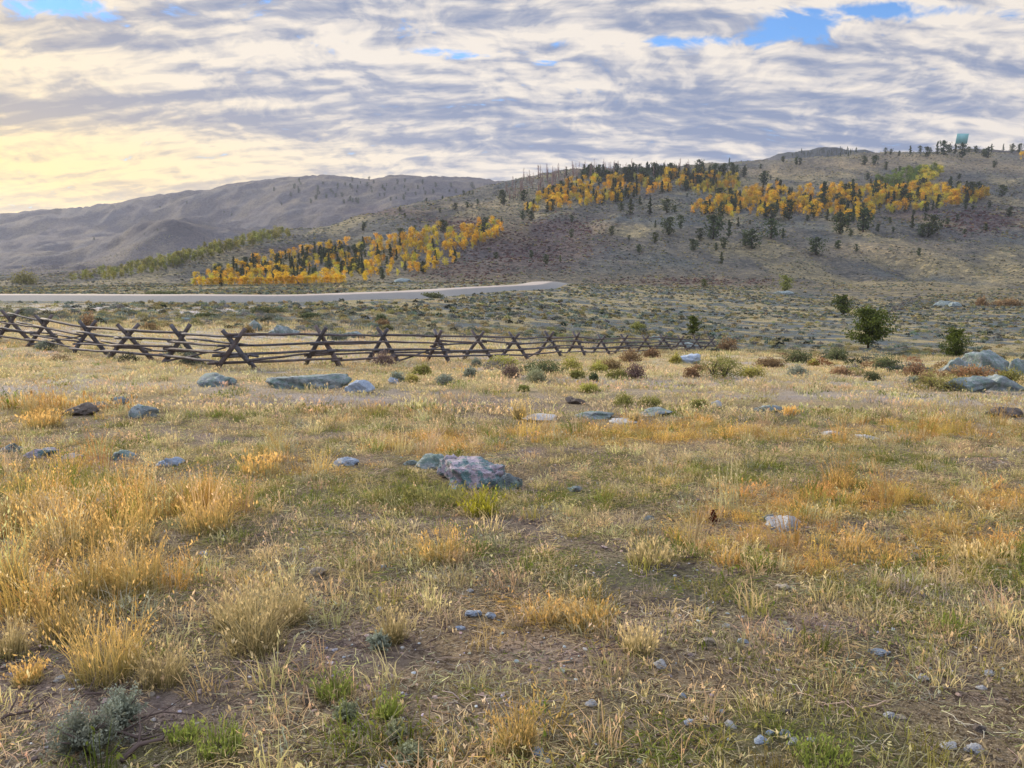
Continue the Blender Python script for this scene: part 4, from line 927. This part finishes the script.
for x, y in fillpoly(G2b, 130): dead.append((x, y, random.uniform(8, 13)))
for x, y in fillpoly([(500,206),(530,196),(560,192),(570,186),(540,188),(505,200)], 22): dead.append((x, y, random.uniform(8, 12)))
def place(L, meshes, name, cat, labfn, stuffname, coll, wide, limit):
    out = []
    for t in L:
        h = hit(t[0], t[1], 330, 3200)
        if h is None: h = hit(t[0], t[1] + 4, 330, 3200)
        if h is None: continue
        D = math.hypot(h[1], h[2] - EYE); out.append((t, h, t[2] / F * D))
    out.sort(key=lambda q: -q[0][2]); lab = []
    for i, (t, h, hm) in enumerate(out[:limit]):
        ms = meshes(t); me = random.choice(ms); o = link(name, me, loc=(h[0], h[1], h[2] - .1)); wd = hm * random.uniform(*wide)
        o.scale = (wd, wd, hm); o.rotation_euler[2] = random.uniform(0, 6.28); o['category'] = cat; lab.append((o, t))
    rest = out[limit:]
    labfn(lab); return rest
def lab_con(L):
    groups = {}
    for o, t in L:
        if t[4] in (g1name, g2name, g3name): o['label'] = 'dark conifer among the aspens of the ' + t[4]; o['group'] = 'conifers in the ' + t[4]
        elif t[4] == 'wooded ridge': o['label'] = 'dark conifer in the wooded ridge line behind the upper aspens'; o['group'] = 'conifers of the wooded ridge'
        elif t[4] == 'blue': o['label'] = 'conifer on the distant blue wooded summit behind the ridge'; o['group'] = 'conifers of the far summit'
        elif t[4] == 'far': o['label'] = 'tiny dark conifer dotted on the distant bare hill'; o['group'] = 'conifers dotted on the far hill'
        else:
            x, y = t[0], t[1]
            z = ('on the skyline near the teal panel' if x > 880 else 'on the skyline right of the wooded ridge') if y < 177 - (x > 860) * 4 else 'on the bald slope above the right aspens' if (y < 200 and x > 740) else 'on the slope under the right aspen grove' if (x > 800) else 'below the left tip of the right aspen grove' if x > 680 else 'on the open slope under the upper grove' if x > 520 else 'on the brown slope above the long lower grove' if y < 236 else 'beside the long lower aspen grove'
            groups.setdefault((z, 'narrow' if t[3] == 0 else 'bushy', 'tall' if t[2] > 12.5 else 'middling' if t[2] > 7.6 else 'small'), []).append((o, t))
    for (z, f_, s_), m in groups.items():
        m.sort(key=lambda q: q[1][0])
        for i, (o, t) in enumerate(m): o['label'] = ('%s %s conifer %s' % (s_, f_, z)) + ('' if len(m) == 1 else ', %s from the left' % ORD[i])
        if len(m) > 1:
            for o, t in m: o['group'] = '%s %s conifers %s' % (s_, f_, z)
def lab_asp(L):
    for o, t in L:
        c = {'gold': 'golden', 'green': 'pale green', 'yellowgreen': 'yellow green', 'vivid': 'vivid green'}[t[3]]
        if t[4] == 'lone gold clump': o['label'] = 'lone orange aspen on the ridge at the right margin'
        else: o['label'] = '%s aspen in the %s' % (c, t[4]); o['group'] = '%s aspens of the %s' % (c, t[4])
def stuff(rest, name, coll, meshes_list, pick, **kw):
    if not rest: return
    for me in meshes_list: source(coll, name + '_source', me)
    P = [r_[1] for r_ in rest]; N = len(P); hm = np.array([r_[2] for r_ in rest]); wd = hm * rng.uniform(.8, 1.15, N)
    scatter(name, coll, P, np.stack([np.zeros(N), np.zeros(N), rng.uniform(0, 6, N)], 1), np.stack([wd, wd, hm], 1), [pick(r_[0]) for r_ in rest], np.ones((N, 4)), kind='stuff', **kw)
rest = place(con, lambda t: CON[:4] if t[3] == 0 else CON[4:], 'pine_tree', 'conifer', lab_con, '', '', (.9, 1.25), 298)
print('conifers beyond limit', len(rest))
stuff(rest, 'conifer_woods', 'conifer_wood_sources', CON, lambda t: random.randrange(4) + (4 if t[3] else 0))
rest = place(asp, lambda t: ASP[t[3]], 'aspen_tree', 'aspen', lab_asp, '', '', (.75, 1.15), 298)
AL = sum(ASP.values(), []); ks = list(ASP.keys()); print('aspens beyond limit', len(rest))
stuff(rest, 'aspen_woods', 'aspen_wood_sources', AL, lambda t: ks.index(t[3]) * 4 + random.randrange(4))
def lab_dead(L):
    for o, t in L: o['label'] = 'bare brown dead tree on the left end of the wooded ridge' if t[0] < 560 else 'bare grey dead tree among conifers of the wooded ridge'; o['group'] = 'dead trees, left end' if t[0] < 560 else 'dead trees of the ridge'
place(dead, lambda t: DEAD, 'dead_tree', 'dead tree', lab_dead, '', '', (.9, 1.4), 298)
# near trees with their own trunks and crowns
for px, py, h, shape, slim, n_, lb in [(868,349,41,1,.52,6000,'largest round open pine standing alone below the right slope'), (843,316,21,1,.46,2200,'small flat topped pine behind the largest round pine'), (955,357,28,1,.66,4800,'dense dark bushy juniper beside the right boulders'), (693,336,20,1,.42,2200,'small yellow green pine behind the right end of the fence'), (785,293,18,1,.44,1500,'small grey green tree standing over a low pale rock on the slope'), (704,288,9,1,.5,900,'little green juniper left of the tree over the pale rock'), (560,262,7,0,.3,500,'small dark conifer on the purple brush slope above the road')]:
    p = hit(px, py, 60, 700); D = math.hypot(p[1], p[2] - EYE); hm = h / F * D; mb, tb = conifer_mesh(int(px), slim, n_, .032 if n_ > 3000 else .045, tiers=shape == 0, split=True, zb=.03 if px == 955 else .13)
    root = link('pine_tree' if px != 955 and px != 704 else 'juniper_tree', None, loc=p, label=lb, category='pine tree' if px not in (955, 704) else 'juniper'); root.scale = (hm,) * 3
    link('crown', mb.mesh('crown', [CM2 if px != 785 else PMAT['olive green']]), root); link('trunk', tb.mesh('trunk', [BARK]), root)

# ------------------------------------------------------------------ teal reflector panel on the ridge
p = hit(961, 152.5, 900, 1500); D = math.hypot(p[1], p[2] - EYE); W = 11.2 / F * D; Hh = 9.3 / F * D; zb = 8.2 / F * D
n = NT('teal_panel'); tc = n.n('ShaderNodeTexCoord').outputs['Object']; a = n.noise(tc, .6, 3, .5); pr = n.n('ShaderNodeBsdfPrincipled'); n.l(n.mix(a, (.15, .40, .44), (.22, .52, .54)), pr.inputs['Base Color']); pr.inputs['Roughness'].default_value = .5; n.l(pr.outputs[0], n.out.inputs[0]); TEAL = n.mat
n = NT('galvanised_steel'); pr = n.n('ShaderNodeBsdfPrincipled'); pr.inputs['Base Color'].default_value = (.18, .20, .21, 1); pr.inputs['Roughness'].default_value = .5; pr.inputs['Metallic'].default_value = .6; n.l(pr.outputs[0], n.out.inputs[0]); STEEL = n.mat
root = link('reflector_panel', None, loc=p, label='teal square panel raised on posts on the ridge skyline', category='signal panel')
def boxm(mb, c, s, shear=0):
    V = [(c[0] + sx * s[0] / 2 + shear * (sz * s[2] / 2), c[1] + sy * s[1] / 2, c[2] + sz * s[2] / 2) for sx in (-1, 1) for sy in (-1, 1) for sz in (-1, 1)]
    mb.add(V, [(0, 1, 3, 2), (4, 6, 7, 5), (0, 4, 5, 1), (2, 3, 7, 6), (0, 2, 6, 4), (1, 5, 7, 3)])
mb = MB(); boxm(mb, (0, 0, zb + Hh / 2), (W, .35, Hh), .12)
for k in range(1, 4): boxm(mb, (0 + .12 * (k / 4 - .5) * Hh, -.22, zb + Hh * k / 4), (W * .99, .06, .12))
o = link('panel', mb.mesh('panel', TEAL), root)
for s in (-1, 1): 
    mb = MB(); tube(mb, [(s * W * .36, .45, -1.5), (s * W * .36, .45, zb + Hh * .9)], [.22, .22], 8); link('post', mb.mesh('post', STEEL), root)
    mb = MB(); tube(mb, [(s * W * .36, 4.5, -1), (s * W * .36, .7, zb + Hh * .6)], [.15, .15], 6); link('brace', mb.mesh('brace', STEEL), root)
for z in (.1, .5, .9):
    mb = MB(); tube(mb, [(-W * .45, .7, zb + Hh * z), (W * .45, .7, zb + Hh * z)], [.14, .14], 6); link('crossbar', mb.mesh('crossbar', STEEL), root)

# ------------------------------------------------------------------ haze
n = NT('haze'); pv = n.n('ShaderNodeVolumePrincipled'); pv.inputs['Color'].default_value = (.66, .74, 1.0, 1); pv.inputs['Density'].default_value = .00007; pv.inputs['Anisotropy'].default_value = .3; n.l(pv.outputs[0], n.out.inputs['Volume'])
mb = MB(); zmin = Vg[:, 2].min() - 1; zmax = Vg[:, 2].max() + 60; boxm(mb, (0, 0, (zmin + zmax) / 2), (17400, 17400, zmax - zmin)); link('haze', mb.mesh('haze', n.mat), kind='stuff')

# ------------------------------------------------------------------ sky
SUN_AZ, SUN_EL = R(-46), R(16)
w = bpy.data.worlds.new('World'); sc.world = w; w.use_nodes = True
n = NT.__new__(NT); n.t = w.node_tree; n.t.nodes.clear(); wo = n.t.nodes.new('ShaderNodeOutputWorld')
tc = n.n('ShaderNodeTexCoord').outputs['Generated']; sx = n.n('ShaderNodeSeparateXYZ'); n.l(tc, sx.inputs[0]); X_, Y_, Z_ = sx.outputs
zz = n.math('ADD', n.math('MAXIMUM', Z_, 0.0), .27); PX = n.math('DIVIDE', X_, zz); PY = n.math('DIVIDE', Y_, zz)
def comb(a, b, c=0.0):
    q = n.n('ShaderNodeCombineXYZ'); n.val(a, q.inputs[0]); n.val(b, q.inputs[1]); n.val(c, q.inputs[2]); return q.outputs[0]
mul = lambda a, b: n.math('MULTIPLY', a, b); add = lambda a, b: n.math('ADD', a, b)
ang = -.02; RX = add(mul(PX, math.cos(ang)), mul(PY, math.sin(ang))); RY = add(mul(PX, -math.sin(ang)), mul(PY, math.cos(ang)))
v1 = comb(mul(RX, .95), mul(RY, 1.25)); v2 = comb(mul(RX, .42), mul(RY, 1.5), 3.3)
wv = n.n('ShaderNodeVectorMath', operation='MULTIPLY_ADD'); n.l(n.noise(v1, 2.2, 3, .5, 1), wv.inputs[0]); wv.inputs[1].default_value = (.35, .35, 0); n.l(v1, wv.inputs[2]); v1w = wv.outputs[0]
def shifted(v, dx, dy):
    q = n.n('ShaderNodeVectorMath', operation='ADD'); n.l(v, q.inputs[0]); q.inputs[1].default_value = (dx, dy, 0); return q.outputs[0]
big = n.noise(v1, 1.5, 3, .5); puff = n.noise(v1w, 8.5, 6, .55); puff2 = n.noise(shifted(v1w, -.018, .035), 8.5, 6, .55); band = n.noise(v2, 4.5, 4, .55); band2 = n.noise(shifted(v2, -.02, .04), 4.5, 4, .55); fine = n.noise(v1w, 26, 4, .6)
emb = add(mul(n.math('SUBTRACT', puff, puff2), 1.0), mul(n.math('SUBTRACT', band, band2), 1.3))
yy = n.math('MAXIMUM', Y_, .05); AZ_ = n.math('DIVIDE', X_, yy); EL_ = n.math('DIVIDE', Z_, yy)
def gs(px, py, rx, ry):
    dx, dy, dz = ray(px, py); a0, e0 = dx / dy, dz / dy
    qa = mul(n.math('SUBTRACT', AZ_, a0), F / rx); qe = mul(n.math('SUBTRACT', EL_, e0), F / ry)
    return n.math('EXPONENT', mul(add(mul(qa, qa), mul(qe, qe)), -1.0))
def gsum(L):
    s = None
    for (x, y, a, b, k) in L:
        q = mul(gs(x, y, a, b), k); s = q if s is None else add(s, q)
    return s
gap = gsum([(40,6,110,15,1.0),(245,16,28,10,.7),(430,52,28,9,.9),(475,55,26,6,.8),(500,100,50,4,.35),(565,42,18,6,.5),(650,42,42,8,.8),(700,42,40,7,.8),(800,24,44,20,1.15),(765,40,40,10,.6),(900,8,70,9,.7),(865,15,30,8,.5),(545,62,14,7,.7),(330,40,60,8,.25),(950,12,60,8,.5),(600,94,40,6,.3),(1010,20,30,15,.3)])
cov = add(add(mul(puff, 1.5), mul(big, .2)), mul(fine, .8)); cov = n.math('SUBTRACT', cov, mul(gap, .52))
cloud = n.mapr(cov, .62, 1.02)
# brightness of the cloud: puffs bright, undersides grey
sh = add(add(mul(puff, .55), mul(big, .45)), add(mul(band, .80), mul(fine, .34)))
dark = gsum([(90,42,80,14,.5),(200,106,240,16,1.0),(20,112,130,18,1.1),(480,120,200,24,.45),(820,105,220,34,.5),(700,130,160,20,.4),(560,20,60,30,-.10),(350,66,220,22,-.35),(250,75,150,18,-.2),(60,160,200,26,-.7),(100,70,160,14,-.4),(650,72,260,14,-.25),(300,24,160,20,-.3),(880,60,90,12,-.25),(420,160,200,12,-.25),(1000,60,70,40,.15),(30,75,90,14,-.4)])
sh = add(n.math('SUBTRACT', sh, mul(dark, .25)), mul(emb, 1.0))
shade = n.math('MULTIPLY_ADD', sh, 1.75, -1.26, clamp=True)
low = n.mapr(EL_, .30, .05)
glow = gsum([(-60,190,330,60,1.0),(-60,60,220,150,.3)]); glow = n.math('MINIMUM', glow, 1.0)
dk = n.mix(glow, (.175, .215, .32), (.25, .225, .23)); lt = n.mix(glow, (.64, .58, .51), (.88, .66, .28))
md = n.mix(.42, dk, lt); cc = n.mix(n.math('MULTIPLY', shade, 1.7, clamp=True), dk, md); cc = n.mix(n.math('MULTIPLY_ADD', shade, 1.8, -.8, clamp=True), cc, lt); cc = n.mix(mul(glow, .40), cc, (.84, .60, .20))
sky = n.n('ShaderNodeTexSky', sky_type='NISHITA'); sky.sun_disc = False; sky.sun_elevation = SUN_EL; sky.sun_rotation = SUN_AZ; sky.air_density = 1.0; sky.dust_density = 0.0; sky.ozone_density = 2.5
bg1 = n.n('ShaderNodeBackground'); n.l(n.mix(1.0, sky.outputs[0], (.50, .72, .98), 'MULTIPLY'), bg1.inputs[0]); bg1.inputs[1].default_value = .15
bg2 = n.n('ShaderNodeBackground'); n.l(n.mix(n.mapr(Z_, .45, .8), cc, (.50, .53, .62)), bg2.inputs[0])
high = n.mapr(Z_, .40, .75); n.l(add(mul(high, .9), 1.0), bg2.inputs[1])
ms = n.n('ShaderNodeMixShader'); n.l(cloud, ms.inputs[0]); n.l(bg1.outputs[0], ms.inputs[1]); n.l(bg2.outputs[0], ms.inputs[2]); n.l(ms.outputs[0], wo.inputs[0])

ld = bpy.data.lights.new('sun', 'SUN'); ld.energy = 4.3; ld.angle = R(5); ld.color = (1, .85, .62); lo = link('sun', ld)
dv = Vector((math.sin(SUN_AZ) * math.cos(SUN_EL), math.cos(SUN_AZ) * math.cos(SUN_EL), math.sin(SUN_EL))); lo.rotation_euler = dv.to_track_quat('Z', 'Y').to_euler()

cd = bpy.data.cameras.new('camera'); cd.sensor_width = 36; cd.lens = 36 * F / 1024; cd.clip_end = 20000; cd.clip_start = .05
co = link('camera', cd, loc=(0, 0, EYE)); co.rotation_euler = (math.pi / 2 - PITCH, 0, 0); sc.camera = co
sc.view_settings.view_transform = 'Standard'; sc.view_settings.look = 'None'; sc.view_settings.gamma = 1; sc.view_settings.use_curve_mapping = False; sc.view_settings.exposure = .55
sc.cycles.max_bounces = 5; sc.cycles.diffuse_bounces = 3; sc.cycles.transmission_bounces = 3; sc.cycles.volume_bounces = 0; sc.cycles.transparent_max_bounces = 6
